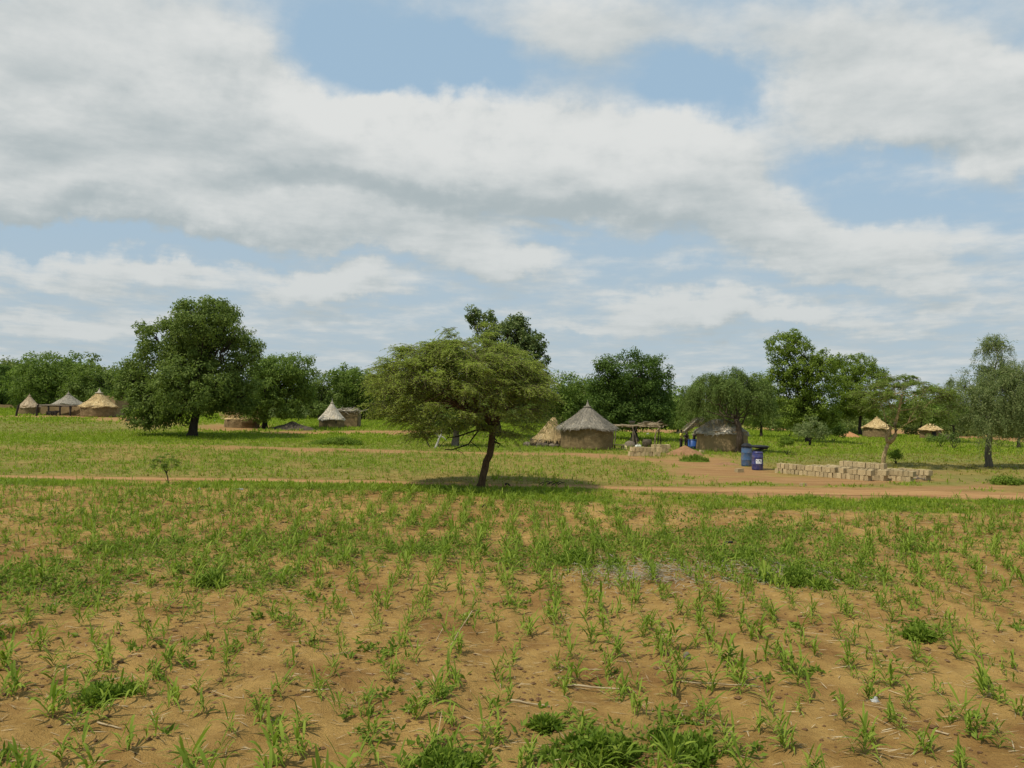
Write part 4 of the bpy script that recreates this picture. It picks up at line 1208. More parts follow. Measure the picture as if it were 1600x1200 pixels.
mound('rubbish_heap', 'long dark heap in the shade left of the small pale hut', 'heap', 452, 672, 40, 13, 'dark_heap', dy=.5)
mound('grass_mound', 'green grassy hump at the foot of the reddish earth pile', 'grass mound', 1088, 722, 26, 9, 'weed', dy=.5)
gmnd = bpy.data.objects['grass_mound']

# mud walls of the left compound
def wall_run(name, label, pts, h_px, mat, cat='wall', thick=.35, D=None, rough=.05, parts=None):
    P = [onland(px, D_) for px, D_ in pts]
    mb = MB()
    for (p0, p1), hp in zip(zip(P[:-1], P[1:]), h_px):
        L = np.linalg.norm(p1[:2] - p0[:2]); rz = math.atan2(p1[1] - p0[1], p1[0] - p0[0])
        n = max(4, int(L / .7)); h = hp * (p0[1] + p1[1]) / 2 / FPX
        s_ = np.linspace(0, L, n); tops = h * (1 + rough * rng.normal(size=n))
        V = []
        for si, tp in zip(s_, tops):
            for yy_, zz in ((-thick / 2, -.3), (-thick / 2 * .8, tp), (thick / 2 * .8, tp), (thick / 2, -.3)):
                V.append((si, yy_, zz))
        F = []
        for i in range(n - 1):
            for j in range(3): F.append((i * 4 + j, (i + 1) * 4 + j, (i + 1) * 4 + j + 1, i * 4 + j + 1))
        F += [(0, 1, 2, 3), ((n - 1) * 4 + 3, (n - 1) * 4 + 2, (n - 1) * 4 + 1, (n - 1) * 4)]
        V = np.array(V); ca, sa = math.cos(rz), math.sin(rz)
        V = V @ np.array(((ca, sa, 0), (-sa, ca, 0), (0, 0, 1))) + p0
        mb.add(V, F)
    o = mb.build(name, MT[mat]); origin_to(o, P[0]); o.location = P[0]
    return tag(o, label, cat)
Dw = gnd(95, 648.5)[1]
wall_run('mud_wall', 'straight mud courtyard wall joining the left compound huts', [(57, Dw), (88, Dw + .2), (129, Dw - .3)], [16, 15.5], 'mud_pale')
wall_run('mud_wall', 'long low mud wall far off at the left picture edge', [(-40, 140), (28, 138)], [5.5], 'mud')
g = onland(181, Dw + 4)
e = empty('mud_house', g, 'flat roofed mud house standing right of the golden roofed hut', 'house', rz=-.25)
k = (Dw + 4) / FPX
mb = MB(); mb.box((0, 0, 15.5 * k - .2), (22 * k, 2.6, 32 * k + .4), jit=.08); mb.build('wall', MT['mud_pale'], e)
mb = MB(); mb.box((4 * k, -1.28, 18 * k), (4.2 * k, .12, 7 * k), jit=.03); fr = mb.build('window_frame', MT['mud_pale'], e)
mb = MB(); mb.box((4 * k, -1.33, 18 * k), (1.9 * k, .1, 4.6 * k), jit=.02); mb.build('window', MT['black'], fr)
# ruined rectangular house behind the small hut
g = onland(543, gnd(518, 668)[1] + 4)
k = g[1] / FPX
e = empty('mud_house', g, 'roofless mud house with straw along its wall top behind the small pale hut', 'house', rz=.08)
mb = MB()
for cx_, cy_, sx, sy in ((0, -1.6, 36 * k, .3), (-17.5 * k, 0, .3, 2.88), (17.5 * k, 0, .3, 2.88)):
    mb.box((cx_, cy_, 12 * k - .2), (sx, sy, 25 * k + .4), jit=.06)
mb.build('wall', MT['mud'], e)
mb = MB(); q = loose_straw(500, (0, -1.6, 25 * k), (9 * k, .16, .07), .5, .03, (1, 0, .1), .4); mb.quads(q); mb.box((0, -1.6, 25.2 * k), (37 * k, .5, .16), jit=.1)
mb.build('straw_coping', MT['thatch_pale'], e)
# half ruined low hut behind the largest tree
g = gnd(378, 667.5); k = g[1] / FPX
e = empty('ruined_hut', g, 'low broken mud hut with torn yellow straw behind the two large trees', 'hut')
mb = MB(); mb.lathe([(26 * k, -.3), (26 * k, 8 * k), (25 * k, 13 * k), (23 * k, 12 * k), (23 * k, 0)], 30, wob=.06, cap=False); mb.build('wall', MT['mud'], e)
mb = MB(); q = loose_straw(900, (0, 0, 17 * k), (12 * k, 12 * k, 2.6 * k), .7, .035, (0, 0, 1), .9); mb.quads(q); mb.lathe([(25 * k, 12.5 * k), (16 * k, 17 * k), (3 * k, 21 * k)], 20, wob=.35); mb.build('roof', MT['thatch_gold'], e)
# wood and gear before the left compound
for lab, px, py, sx, sz, mt_ in (('dark wooden rack leaning by the mud courtyard wall', 78, 649, 9, 6.5, 'bark_dark'), ('dark upright crate between rack and shed posts of the left compound', 86.5, 650, 7, 8, 'bark_dark'), ('dark low trough lying on the bare strip right of the golden roofed hut', 204, 658, 14, 3, 'bark_dark')):
    g = gnd(px, py); k = g[1] / FPX
    e = empty('wooden_crate', g, lab, 'crate')
    mb = MB()
    for i in range(4): mb.box((0, -.3 + i * .2, sz * k * (.3 + .2 * i)), (sx * k, .12, sz * k * .3), jit=.06)
    mb.build('boards', MT[mt_], e)
    for sgn in (-1, 1):
        mb = MB(); mb.tube([(sgn * sx * k * .4, -.2, -.1), (sgn * sx * k * .4, -.2, sz * k)], .06, 5); mb.build('leg', MT[mt_], e)
# open shed roof before the middle hut
g = onland(95, Dw - 1.6); k = g[1] / FPX
e = empty('brush_shed', g, 'flat brushwood shed on forked posts before the middle hut of the compound', 'shed')
mb = MB()
for i in range(24):
    y_ = rng.uniform(-1.2, 1.2)
    mb.tube(bez((-32 * k + rng.uniform(0, 20) * k, y_, 15.5 * k + rng.normal() * .06), (6 * k + rng.uniform(0, 20) * k, y_, 15 * k + rng.normal() * .06), 4, jit=.02), .05, 5)
mb.build('brush_roof', MT['wood'], e)
for px_, py_ in ((-28, -1), (-10, -1.1), (7, -1.1), (8, 1), (22, -1)):
    mb = MB(); mb.tube(bez((px_ * k, py_, -.15), (px_ * k + rng.normal() * .1, py_, 15.5 * k), 5, jit=.04), .11, 6); mb.build('post', MT['bark_dark'], e)
# posts round the left hut
for lab, px in (('dark leaning forked post left of the far compound left hut', 27), ('dark post standing at the right side of the compound left hut', 57)):
    g = gnd(px, 650); k = g[1] / FPX
    mb = MB(); mb.tube(bez((-2 * k * (px < 40), 0, -.1), (1.5 * k, 0, 17 * k), 5, jit=.05), .12, 6); mb.tube([(1.5 * k, 0, 12 * k), (3 * k, 0, 19 * k)], .07, 5)
    o = mb.build('wooden_post', MT['bark_dark']); o.location = g; tag(o, lab, 'post')
# brushwood pile by the second far hut
g = gnd(1482, 688); k = g[1] / FPX
mb = MB()
for i in range(46):
    d = rdir(1)[0]; d[2] = abs(d[2]) * .35
    p0 = np.array((rng.normal() * 4 * k, rng.normal() * .7, abs(rng.normal()) * .35 + .1))
    mb.tube(bez(p0 - d * .9, p0 + d * .9, 4, jit=.08), .035, 4)
o = mb.build('brushwood_pile', MT['wood']); o.location = g; tag(o, 'tangled grey brushwood pile right of the farthest right hut', 'wood pile')

# ------------------------------------------------------------------ barrels
def barrel(label, px, py, half_px, h_px, mat, kind):
    g = gnd(px, py); k = g[1] / FPX
    r = half_px * k; h = h_px * k
    e = empty('barrel', g + np.array((0, r * .8, 0)), label, 'barrel')
    mb = MB()
    pr = [(r * .90, 0), (r * .96, .03), (r, .1 * h), (r * 1.0, .30 * h), (r * 1.03, .32 * h), (r * 1.03, .345 * h), (r, .365 * h), (r, .66 * h), (r * 1.03, .68 * h), (r * 1.03, .705 * h), (r, .725 * h), (r * .99, .86 * h), (r * .93, .95 * h), (r * .90, h)]
    mb.lathe(pr, 36)
    mb.build('shell', MT[mat], e, smooth=True)
    mb = MB(); mb.lathe([(r * .90, -.02), (r * 1.0, 0), (r * 1.0, .035), (r * .9, .05)], 32); rim = mb.build('rim', MT[mat], e, smooth=True); rim.location = (0, 0, .93 * h)
    return e, r, h
e, r, h = barrel('taller faded blue barrel with a black domed lid by the track', 1168.5, 729, 8.3, 31, 'blue_barrel', 0)
mb = MB(); mb.lathe([(r * 1.04, -.05), (r * 1.05, .02), (r * .92, .09), (r * .6, .17), (.02, .2)], 28, wob=.04); o = mb.build('lid', MT['black'], e, smooth=True); o.location = (0, 0, h)
e, r, h = barrel('indigo barrel with a white paper label in front of the faded blue one', 1185.5, 735, 8.6, 29, 'indigo_barrel', 1)
# curved label with dark marks
K = 10; a = np.linspace(-2.15, -1.05, K)
Vv = [(math.cos(t) * (r * 1.012), math.sin(t) * (r * 1.012), z) for z in (.36 * h, .60 * h) for t in a]
me = bpy.data.meshes.new('label'); me.from_pydata(Vv, [], [(j, j + 1, K + j + 1, K + j) for j in range(K - 1)]); me.update()
so = link('paper_label', me, MT['white'], e); so.modifiers.new('t', 'SOLIDIFY').thickness = .006
mb = MB()
for t0, t1, z0, z1 in ((-2.05, -1.92, .5, .55), (-1.86, -1.7, .44, .48), (-1.62, -1.5, .50, .57), (-1.45, -1.36, .46, .56), (-1.3, -1.16, .44, .47), (-2.12, -1.75, .365, .40)):
    mb.quads([[(math.cos(t0) * r * 1.022, math.sin(t0) * r * 1.022, z0 * h), (math.cos(t1) * r * 1.022, math.sin(t1) * r * 1.022, z0 * h), (math.cos(t1) * r * 1.022, math.sin(t1) * r * 1.022, z1 * h), (math.cos(t0) * r * 1.022, math.sin(t0) * r * 1.022, z1 * h)]])
mb.build('print', MT['ink'], so)
p = Vector(e.location) + Vector((0, 0, h + .01))
mb = MB(); mb.tube(bez((-.32, 0, .02), (.62, .1, .17), 7, sag=.03), .05, 7); mb.lathe([(.1, .1), (.55, .17), (.6, .22), (.4, .28), (.1, .3)], 18, c=(.22, .35, .05))
mb.tube(bez((-.35, -.05, .02), (.5, -.1, .06), 6), .03, 6)
o = mb.build('tarp_bundle', MT['black'], None, smooth=True); o.location = p; tag(o, 'black rolled sheet lying on top of the indigo barrel', 'sheet')
# blue drum by the shaded hut
g = gnd(1082, 702); g = np.array((raydir(1082, 702)[0] * (g[1] - .2), g[1] - .2, 0)); g[2] = float(T(g[0], g[1]))
e = empty('drum', g, 'bright blue drum behind the reddish earth pile beside the low hut', 'drum')
mb = MB(); rr = 7 * g[1] / FPX; hh = 15 * g[1] / FPX
mb.lathe([(rr, 0), (rr, hh * .33), (rr * 1.03, hh * .35), (rr, hh * .37), (rr, hh * .98), (rr * .94, hh), (rr * .9, hh * .9), (rr * .88, .1)], 28); mb.build('shell', MT['blue_drum'], e, smooth=True)
mb = MB(); mb.lathe([(rr * .94, hh * .97), (rr * 1.04, hh * .98), (rr * 1.04, hh * 1.03), (rr * .94, hh * 1.03)], 28); mb.build('rim', MT['blue_drum'], e, smooth=True)
DRUM = g

# ------------------------------------------------------------------ bricks
bm_ = []
for i in range(5):
    mb = MB(); mb.box((0, 0, .5), (1, 1, 1), jit=.09)
    me = mb.mesh('mud_brick'); me.materials.append(MT['brick']); bm_.append(me)
def brick(p, rz, size, label, group):
    o = bpy.data.objects.new('mud_brick', bm_[rng.integers(0, 5)]); col.objects.link(o)
    o.location = p; o.rotation_euler = (rng.normal() * .02, rng.normal() * .04, rz + rng.normal() * .05); o.scale = size
    return tag(o, label, 'brick', group)
def brick_row(p0, p1, w, d, h, courses, label, group, gap=.02, miss=.0, ragged=0.0):
    L = np.linalg.norm(p1 - p0); rz = math.atan2(p1[1] - p0[1], p1[0] - p0[0])
    n = int(L / (w + gap)); u = (p1 - p0) / L
    for c_ in range(courses):
        sh = (c_ % 2) * .5 * w
        a, b_ = (0, n) if c_ == 0 else (int(rng.random() * ragged * n), n - int(rng.random() * ragged * n))
        for i in range(a, b_):
            if c_ and rng.random() < miss: continue
            p = p0 + u * ((i + .5) * (w + gap) + sh * (1 if c_ else 0)) ; p = p.copy()
            p[2] = float(T(p[0], p[1])) + c_ * (h + .004)
            if rng.random() < .12:
                brick(p, rz, (w * 1.0, d, h * .93), label, group)
            else:
                brick(p, rz, (w, d * rng.uniform(.9, 1.08), h * rng.uniform(.95, 1.0)), label, group)
Lb = 'tan mud brick stacked among many in the long drying rows beside the track'
Gb = 'mud bricks in the long stack'
def gq(px, py): return gnd(px, py)
front0, front1 = gq(1214, 738.5), gq(1367, 752)
dirv = unit(front1 - front0); back = np.array((-dirv[1], dirv[0], 0))
if back[1] < 0: back = -back
brick_row(front0, front1, .22, .40, .27, 2, Lb, Gb, miss=.02)
pa = front0 + dirv * 1.6 + back * .75; pb = front1 + dirv * .2 + back * .8
brick_row(pa, pb, .22, .40, .27, 2, Lb, Gb, miss=.08)
pa = front0 + dirv * 2.0 + back * 1.5; pb = front0 + dirv * 6.2 + back * 1.5
brick_row(pa, pb, .22, .40, .27, 3, Lb, Gb, miss=.02, ragged=.35)
pa = front0 + dirv * 2.4 + back * 2.3; pb = front1 + dirv * .6 + back * 2.2
brick_row(pa, pb, .22, .40, .27, 2, Lb, Gb, miss=.05, ragged=.2)
pa = front0 + dirv * 5.2 + back * 3.3; pb = front1 + dirv * 1.5 + back * 3.0
brick_row(pa, pb, .22, .40, .27, 2, Lb, Gb, miss=.05, ragged=.1)
pa = front1 + dirv * 0.0 + back * 1.4; pb = front1 + dirv * 1.2 + back * 1.5
brick_row(pa, pb, .22, .40, .27, 2, Lb, Gb)
Ls = 'tan mud brick in the small stack between near hut and earth pile'
Gs = 'mud bricks in the small stack'
s0, s1 = gq(982, 712.5), gq(1036, 713)
brick_row(s0, s1, .27, .4, .33, 2, Ls, Gs, miss=.04)
s0b, s1b = gq(1018, 708), gq(1047, 708)
brick_row(s0b + np.array((0, .2, 0)), s1b + np.array((0, .2, 0)), .27, .4, .33, 2, Ls, Gs, miss=.0)
for px, py, lab in ((1155, 738, 'single pale broken brick lying on the track left of the barrels'), (1097, 707, 'single tan brick lying against the wall of the low shaded hut'), (1255, 759, 'small loose brick piece on the track before the long brick stack')):
    o = brick(gnd(px, py) + np.array((0, 0, 0)), .4, (.42, .28, .2) if px != 1255 else (.25, .2, .12), lab, None)

# ------------------------------------------------------------------ people
def skinned(name, nodes, edges, mat, parent, sub=2, root=0):
    me = bpy.data.meshes.new(name)
    me.from_pydata([n_[:3] for n_ in nodes], edges, [])
    o = bpy.data.objects.new(name, me); col.objects.link(o)
    sk = o.modifiers.new('skin', 'SKIN'); sk.use_smooth_shade = True
    for i, n_ in enumerate(nodes):
        v = me.skin_vertices[0].data[i]; v.radius = (n_[3], n_[4] if len(n_) > 4 else n_[3]); v.use_root = i == root
    ss = o.modifiers.new('sub', 'SUBSURF'); ss.levels = sub; ss.render_levels = sub
    dg = bpy.context.evaluated_depsgraph_get()
    m2 = bpy.data.meshes.new_from_object(o.evaluated_get(dg))
    m2.name = name
    o.modifiers.clear(); o.data = m2
    m2.materials.append(MT[mat])
    o.parent = parent
    return o
def person(label, loc, rz, H, top, bottom, lean=0.0, arm=(.0, .0), cap=None, group=None):
    """standing figure, faces -Y; lean bends the trunk forward; arm = forward lift of left, right arm (radians)"""
    s = H / 1.70
    e = empty('person', loc, label, 'person', group, rz)
    def bend(x, y, z):
        if z > .95:
            dz = z - .95; return (x, y - math.sin(lean) * dz, .95 + math.cos(lean) * dz)
        return (x, y, z)
    nodes, edges = [], []
    def add(x, y, z, r, r2=None, par=None, b=True):
        q = bend(x, y, z) if b else (x, y, z)
        nodes.append((q[0] * s, q[1] * s, q[2] * s, r * s, (r2 or r) * s)); i = len(nodes) - 1
        if par is not None: edges.append((par, i))
        return i
    pel = add(0, 0, .95, .13, .10)
    wst = add(0, 0, 1.10, .115, .085, pel); ch = add(0, .01, 1.30, .145, .10, wst); nk0 = add(0, .01, 1.43, .075, .065, ch)
    nk = add(0, 0, 1.49, .048, .05, nk0); hd = add(0, -.015, 1.56, .068, .078, nk); hd2 = add(0, -.012, 1.64, .074, .088, hd); add(0, 0, 1.69, .04, .05, hd2)
    arms = {}
    for sx, al in ((-1, arm[0]), (1, arm[1])):
        sh = add(sx * .17, .01, 1.40, .055, None, nk0)
        dy, dz = -math.sin(al), -math.cos(al)
        el = add(sx * .21, .01 + dy * .28, 1.40 + dz * .28, .042, None, sh)
        dy2, dz2 = -math.sin(al + .45), -math.cos(al + .45)
        wr = add(sx * .20, .01 + dy * .28 + dy2 * .25, 1.40 + dz * .28 + dz2 * .25, .028, None, el)
        pm = add(sx * .195, .01 + dy * .28 + dy2 * .32, 1.40 + dz * .28 + dz2 * .32, .036, .02, wr)
        hx, hy, hz = sx * .195, .01 + dy * .28 + dy2 * .36, 1.40 + dz * .28 + dz2 * .36
        for f_, ln in ((-.024, .065), (-.008, .08), (.008, .075), (.024, .058)):
            a1 = add(hx - sx * .004, hy + f_, hz, .010, None, pm); add(hx - sx * .02, hy + f_ + dy2 * ln, hz + dz2 * ln, .008, None, a1)
        add(hx - sx * .02, hy - .055, hz + .0, .010, None, pm)
        arms[sx] = (sh, el, wr)
    for sx in (-1, 1):
        hp = add(sx * .09, 0, .88, .095, .10, pel); kn = add(sx * .10, -.015, .50, .062, .065, hp); ca = add(sx * .10, .01, .36, .055, .06, kn); an = add(sx * .10, .02, .09, .038, None, ca)
        ft = add(sx * .105, -.06, .045, .042, .035, an); add(sx * .11, -.15, .035, .036, .025, ft)
    body = skinned('body', nodes, edges, 'skin', e)
    # face
    mb = MB()
    q = bend(0, -.108, 1.585)
    for sx in (-1, 1):
        b_ = bend(sx * .032, -.088, 1.615); mb.lathe([(.002, -.011), (.011, 0), (.002, .011)], 8, c=(b_[0] * s, b_[1] * s, b_[2] * s))
    mb.build('eyes', MT['white'], body)
    mb = MB(); b_ = bend(0, -.098, 1.585); mb.lathe([(.003, .03), (.014, -.01), (.018, -.022), (.004, -.03)], 8, c=(b_[0] * s, b_[1] * s, b_[2] * s))
    for sx in (-1, 1):
        b_ = bend(sx * .083, .0, 1.60); mb.lathe([(.004, -.03), (.014, -.01), (.016, .02), (.004, .03)], 8, c=(b_[0] * s, b_[1] * s, b_[2] * s))
    b_ = bend(0, -.092, 1.548); mb.box((b_[0] * s, b_[1] * s, b_[2] * s), (.05, .02, .014))
    mb.build('facial_features', MT['skin'], body, smooth=True)
    b_ = bend(0, .015, 1.655)
    mb = MB(); mb.lathe([(.085 * s, -.03), (.095 * s, .02), (.078 * s, .06), (.03 * s, .085), (.004, .09)], 16, wob=.06, c=(b_[0] * s, b_[1] * s, b_[2] * s)); mb.build('hair', MT['hair'], e, smooth=True)
    # clothes a little wider than the body
    nn = []; ee = []
    def ad(i, f, x=0.0, par=None, dz=0.0):
        n_ = nodes[i]; nn.append((n_[0], n_[1], n_[2] + dz, n_[3] * f + x, n_[4] * f + x)); j = len(nn) - 1
        if par is not None: ee.append((par, j))
        return j
    a0 = ad(pel, 1.12, .012); a1 = ad(wst, 1.12, .014, a0); a2 = ad(ch, 1.08, .012, a1); a3 = ad(nk0, 1.0, .012, a2, -.02)
    for sx in (-1, 1):
        b0 = ad(arms[sx][0], 1.15, .012, a3)
        n0, n1 = nodes[arms[sx][0]], nodes[arms[sx][1]]
        nn.append((n0[0] * .25 + n1[0] * .75, n0[1] * .25 + n1[1] * .75, n0[2] * .25 + n1[2] * .75, .062 * s, .062 * s)); ee.append((b0, len(nn) - 1))
    skinned('shirt', nn, ee, top, e)
    nn, ee = [], []
    a0 = ad(pel, 1.08, .012, None, .03)
    li = [i for i, n_ in enumerate(nodes) if abs(n_[2] - .88 * s) < 1e-6]
    for hp in li:
        b0 = ad(hp, 1.08, .014, a0); b1 = ad(hp + 1, 1.15, .016, b0); b2 = ad(hp + 2, 1.15, .02, b1)
        n_ = nodes[hp + 3]; nn.append((n_[0], n_[1], n_[2] + .06, .06 * s, .065 * s)); ee.append((b2, len(nn) - 1))
    skinned('trousers', nn, ee, bottom, e)
    return e
g = gnd(1064, 703); p = np.array((raydir(1064, 703)[0] * g[1], g[1], float(g[2])))
person('standing person in a yellow top and dark trousers left of the blue drum', p, .9, 1.66, 'cloth_yellow', 'cloth_dark', 0.05, (.15, .6))
person('dark clothed person bending over the blue drum from its left', DRUM + np.array((-.35, .75, 0)), -.35, 1.5, 'cloth_dark', 'cloth_dark', .45, (.5, .6))
person('person in a grey brown shirt leaning over the blue drum beside the hut wall', DRUM + np.array((.32, .85, 0)), .2, 1.6, 'cloth_grey', 'cloth_dark', .3, (.7, .5))

# ------------------------------------------------------------------ dead wood
def stick_obj(name, label, cat, runs, mat, D=None, px=None, py=None):
    g = gnd(px, py)
    D = g[1]
    mb = MB()
    for pts, r0, r1 in runs:
        P = np.array([at(a, b_, D + (p_[0] if (p_ := (dd or (0,))) else 0)) for a, b_, *dd in pts]); n = max(6, len(P) * 2); tt = np.linspace(0, len(P) - 1, n)
        P = np.stack([np.interp(tt, np.arange(len(P)), P[:, j]) for j in range(3)], 1)
        mb.tube(P, np.linspace(r0, r1, n), 7, wob=.2)
    o = mb.build(name, MT[mat], None, smooth=True); origin_to(o, g); o.location = g
    return tag(o, label, cat)
stick_obj('dead_stump', 'white bare dead trunk leaning in the grass left of the umbrella acacia', 'dead tree', [([(680, 701), (683, 694), (687, 683), (690, 679)], .10, .07), ([(687, 684), (680, 676), (675, 671)], .06, .03), ([(689, 681), (690, 671)], .05, .03), ([(690, 682), (694, 684), (698, 689)], .05, .02)], 'dead_wood', px=681, py=701)
stick_obj('bare_branch', 'thin dark bent stem standing left of the white dead trunk', 'branch', [([(672, 700), (667, 690), (664, 681), (659, 676), (659, 670)], .05, .035)], 'bark_dark', px=672, py=700)
g = gnd(1440, 750)
stick_obj('fallen_branch', 'pale crooked dead branch on the ground at the right end of the bricks', 'branch', [([(1412, 751, -.2), (1425, 749, 0), (1436, 747), (1443, 749), (1452, 750)], .05, .025), ([(1436, 747), (1430, 742, .3), (1427, 738, .4)], .035, .015), ([(1430, 748), (1420, 744, .3)], .03, .012), ([(1443, 749), (1447, 745)], .02, .01)], 'wood', px=1436, py=751)
stick_obj('brush_twigs', 'dry dark thorn twigs lying on the track edge right of the acacia trunk', 'branch', [([(842 + i * 5, 757 + (i % 3)), (850 + i * 5, 753 - (i % 2) * 2, .2), (858 + i * 4.5, 756, .1)], .02, .008) for i in range(7)], 'bark_dark', px=858, py=759)
stick_obj('fallen_branch', 'short dark crooked branch on the track near the acacia trunk', 'branch', [([(789, 757), (793, 755), (797, 759)], .045, .03)], 'bark_dark', px=793, py=759)
stick_obj('bent_scrap', 'black curved strip rising from the weeds in the right of the field', 'scrap', [([(1124, 855), (1131, 854), (1132, 849), (1138, 847), (1145, 847)], .035, .025)], 'black', px=1130, py=857)
stick_obj('bent_stalk', 'dark stem bent like a hook in the field below the acacia', 'stalk', [([(753, 793), (757, 788), (760, 792), (760, 798)], .02, .012)], 'bark_dark', px=757, py=798)
def rag(label, px, py, w_px, h_px):
    g = gnd(px, py); k = g[1] / FPX
    mb = MB(); mb.lathe([(w_px * k * .5, 0), (w_px * k * .46, h_px * k * .3), (w_px * k * .3, h_px * k * .55), (w_px * k * .1, h_px * k * .6)], 13, wob=.9)
    mb.lathe([(w_px * k * .3, 0), (w_px * k * .26, h_px * k * .5), (w_px * k * .12, h_px * k * .9), (.01, h_px * k)], 9, wob=.9, c=(w_px * k * .16, .02, 0))
    o = mb.build('plastic_scrap', MT['dirty_plastic'], None, smooth=True); o.location = g; o.scale = (1, .6, 1); tag(o, label, 'litter')
rag('pale scrap of plastic in the verge right of the sapling', 310, 765, 6, 4)
rag('flat pale scrap of plastic in the verge farther right of the sapling', 372, 765, 17, 3)
rag('tiny white scrap in the grass behind the pole shelter', 1012, 679, 4, 3)
rag('small white scrap on the bare strip before the largest tree', 335, 659, 3, 3)
rag('crumpled dirty pale plastic bag between rows in the right foreground', 1366, 1098, 17, 9)
def stone(label, px, py, w, h, mat='ash'):
    g = gnd(px, py); k = g[1] / FPX
    mb = MB(); mb.lathe([(w * k * .35, -.02), (w * k * .5, h * k * .3), (w * k * .35, h * k * .8), (.02, h * k)], 8, wob=.45)
    o = mb.build('stone', MT[mat]); o.location = g; tag(o, label, 'stone')
stone('grey stone lying on the bare soil right of the field centre', 1073, 1028, 14, 9, 'stone')

# ------------------------------------------------------------------ crops and ground plants
def blade_strip(n, base, az, L, w, rise, droop, K=5, th=None):
    """n arching blades: base (n,3)"""
    t = np.linspace(0, 1, K)[None]
    L = np.asarray(L)[:, None]; rise = np.asarray(rise)[:, None]; droop = np.asarray(droop)[:, None]
    out = L * (t * np.cos(rise)); up = L * (t * np.sin(rise) - droop * t * t)
    x = base[:, 0:1] + np.cos(az)[:, None] * out; y = base[:, 1:2] + np.sin(az)[:, None] * out; z = base[:, 2:3] + up
    P = np.stack([x, y, z], -1)
    sd = np.stack([-np.sin(az), np.cos(az), 0 * az], 1)[:, None, :]
    prof = np.array([.45, .9, 1.0, .7, .06])[:K] if K == 5 else np.interp(np.linspace(0, 1, K), (0, .3, .6, 1), (.5, 1, .8, .06))
    ww = np.asarray(w)[:, None, None] * prof[None, :, None] * .5
    twist = rng.normal(size=(n, 1, 1)) * .25
    sd = sd + np.array((0, 0, 1.))[None, None] * twist
    return np.stack([P - sd * ww, P + sd * ww], 2)

def maize_blades(x, y, z, h, nl=7):
    """arrays of plants -> strips (n*nl,K,2,3)"""
    n = len(x)
    az0 = rng.random(n) * 6.28
    i = np.tile(np.arange(nl), n); pi_ = np.repeat(np.arange(n), nl)
    az = az0[pi_] + i * math.pi + rng.normal(size=n * nl) * .35
    hh = h[pi_]
    zb = hh * (.02 + .42 * i / nl)
    base = np.stack([x[pi_], y[pi_], z[pi_] + zb], 1)
    L = hh * rng.uniform(.55, .95, n * nl) * (1 - .1 * (i == 0))
    rise = rng.uniform(.65, 1.3, n * nl); rise[i == nl - 1] = rng.uniform(.95, 1.35, n)
    droop = rng.uniform(.2, .85, n * nl) * np.where(i < nl - 1, 1, .5) + .08
    w = hh * rng.uniform(.042, .07, n * nl)
    return blade_strip(n * nl, base, az, L, w, rise, droop)

def rows_field():
    """positions of the seedlings of the near field: rows running away from the road, bending right on the right side"""
    pts = []
    for X0 in np.arange(-34, 34, .74):
        y = 5.2 + rng.random() * .4
        while y < 31.5:
            kx = .050 * float(sstep(2, 9, X0)) - .004 * float(sstep(-2, -12, X0))
            x = X0 + kx * max(0, y - 13.5) ** 2 + rng.normal() * .12
            if abs(x) < .78 * y + 2:
                pts.append((x, y))
            y += rng.uniform(.20, .5)
    return np.array(pts)
P = rows_field()
px, py = proj(P[:, 0], P[:, 1], 0 * P[:, 0])
g4 = cover(P[:, 0], P[:, 1])
dens = 1.25 + 1.1 * (fbm(P[:, 0] * .25 + 3, P[:, 1] * .25, 3) - .5) + .5 * g4[3]
dens -= .35 * ell(px, py, 560, 1080, 330, 120, .8) * 0.6
keep = (rng.random(len(P)) < dens) & (g4[2] < .4) & (py > poly_y(px, TRACK) + 6)
P = P[keep]; px = px[keep]; py = py[keep]
zz = soilz(P[:, 0], P[:, 1])
hgt = np.clip(.44 + .5 * (fbm(P[:, 0] * .3, P[:, 1] * .3 + 9, 3) - .5) + rng.normal(size=len(P)) * .08 + .06 * g4[3][keep], .20, .66)
# nearest 280 in view are individual plants
size = hgt / P[:, 1]
inview = (px > -20) & (px < 1620) & (py < 1225)
order = np.argsort(-(size * inview))
near_i = order[:280]; rest = order[280:]
variants = []
for i in range(14):
    q_ = int(rng.integers(2, 5))
    S = maize_blades(rng.normal(size=q_) * .09, rng.normal(size=q_) * .09, np.zeros(q_), rng.uniform(.6, 1.0, q_), nl=int(rng.integers(6, 9)))
    me = strip_mesh('maize_seedling', S); me.materials.append(MT['maize']); variants.append(me)
for j in near_i:
    o = bpy.data.objects.new('maize_seedling', variants[rng.integers(0, 14)]); col.objects.link(o)
    s = float(hgt[j]); o.location = (P[j, 0], P[j, 1], zz[j] - .01); o.scale = (s, s, s); o.rotation_euler = (0, 0, rng.random() * 6.28)
    tag(o, 'young green maize seedling in the near rows of the bare soil field', 'seedling', 'maize seedlings in the near field')
rr_ = np.repeat(rest, 3)
S = [maize_blades(P[rr_, 0] + rng.normal(size=len(rr_)) * .05, P[rr_, 1] + rng.normal(size=len(rr_)) * .05, zz[rr_] - .01, hgt[rr_] * rng.uniform(.6, 1.0, len(rr_)), nl=6)]
# self sown extra seedlings between the rows
n = 21000
ex = rng.uniform(-24, 24, n); ey = rng.uniform(6, 32, n)
gg = cover(ex, ey); ppx, ppy = proj(ex, ey, 0 * ex)
k_ = (rng.random(n) < (.24 + .5 * gg[3]) * (.36 + .64 * sstep(9, 18, ey))) & (gg[2] < .3) & (np.abs(ex) < .75 * ey) & (ppy > poly_y(ppx, TRACK) + 6)
ex, ey = ex[k_], ey[k_]
S.append(maize_blades(ex, ey, soilz(ex, ey), rng.uniform(.12, .38, len(ex)), nl=6)[:, :, :, :])
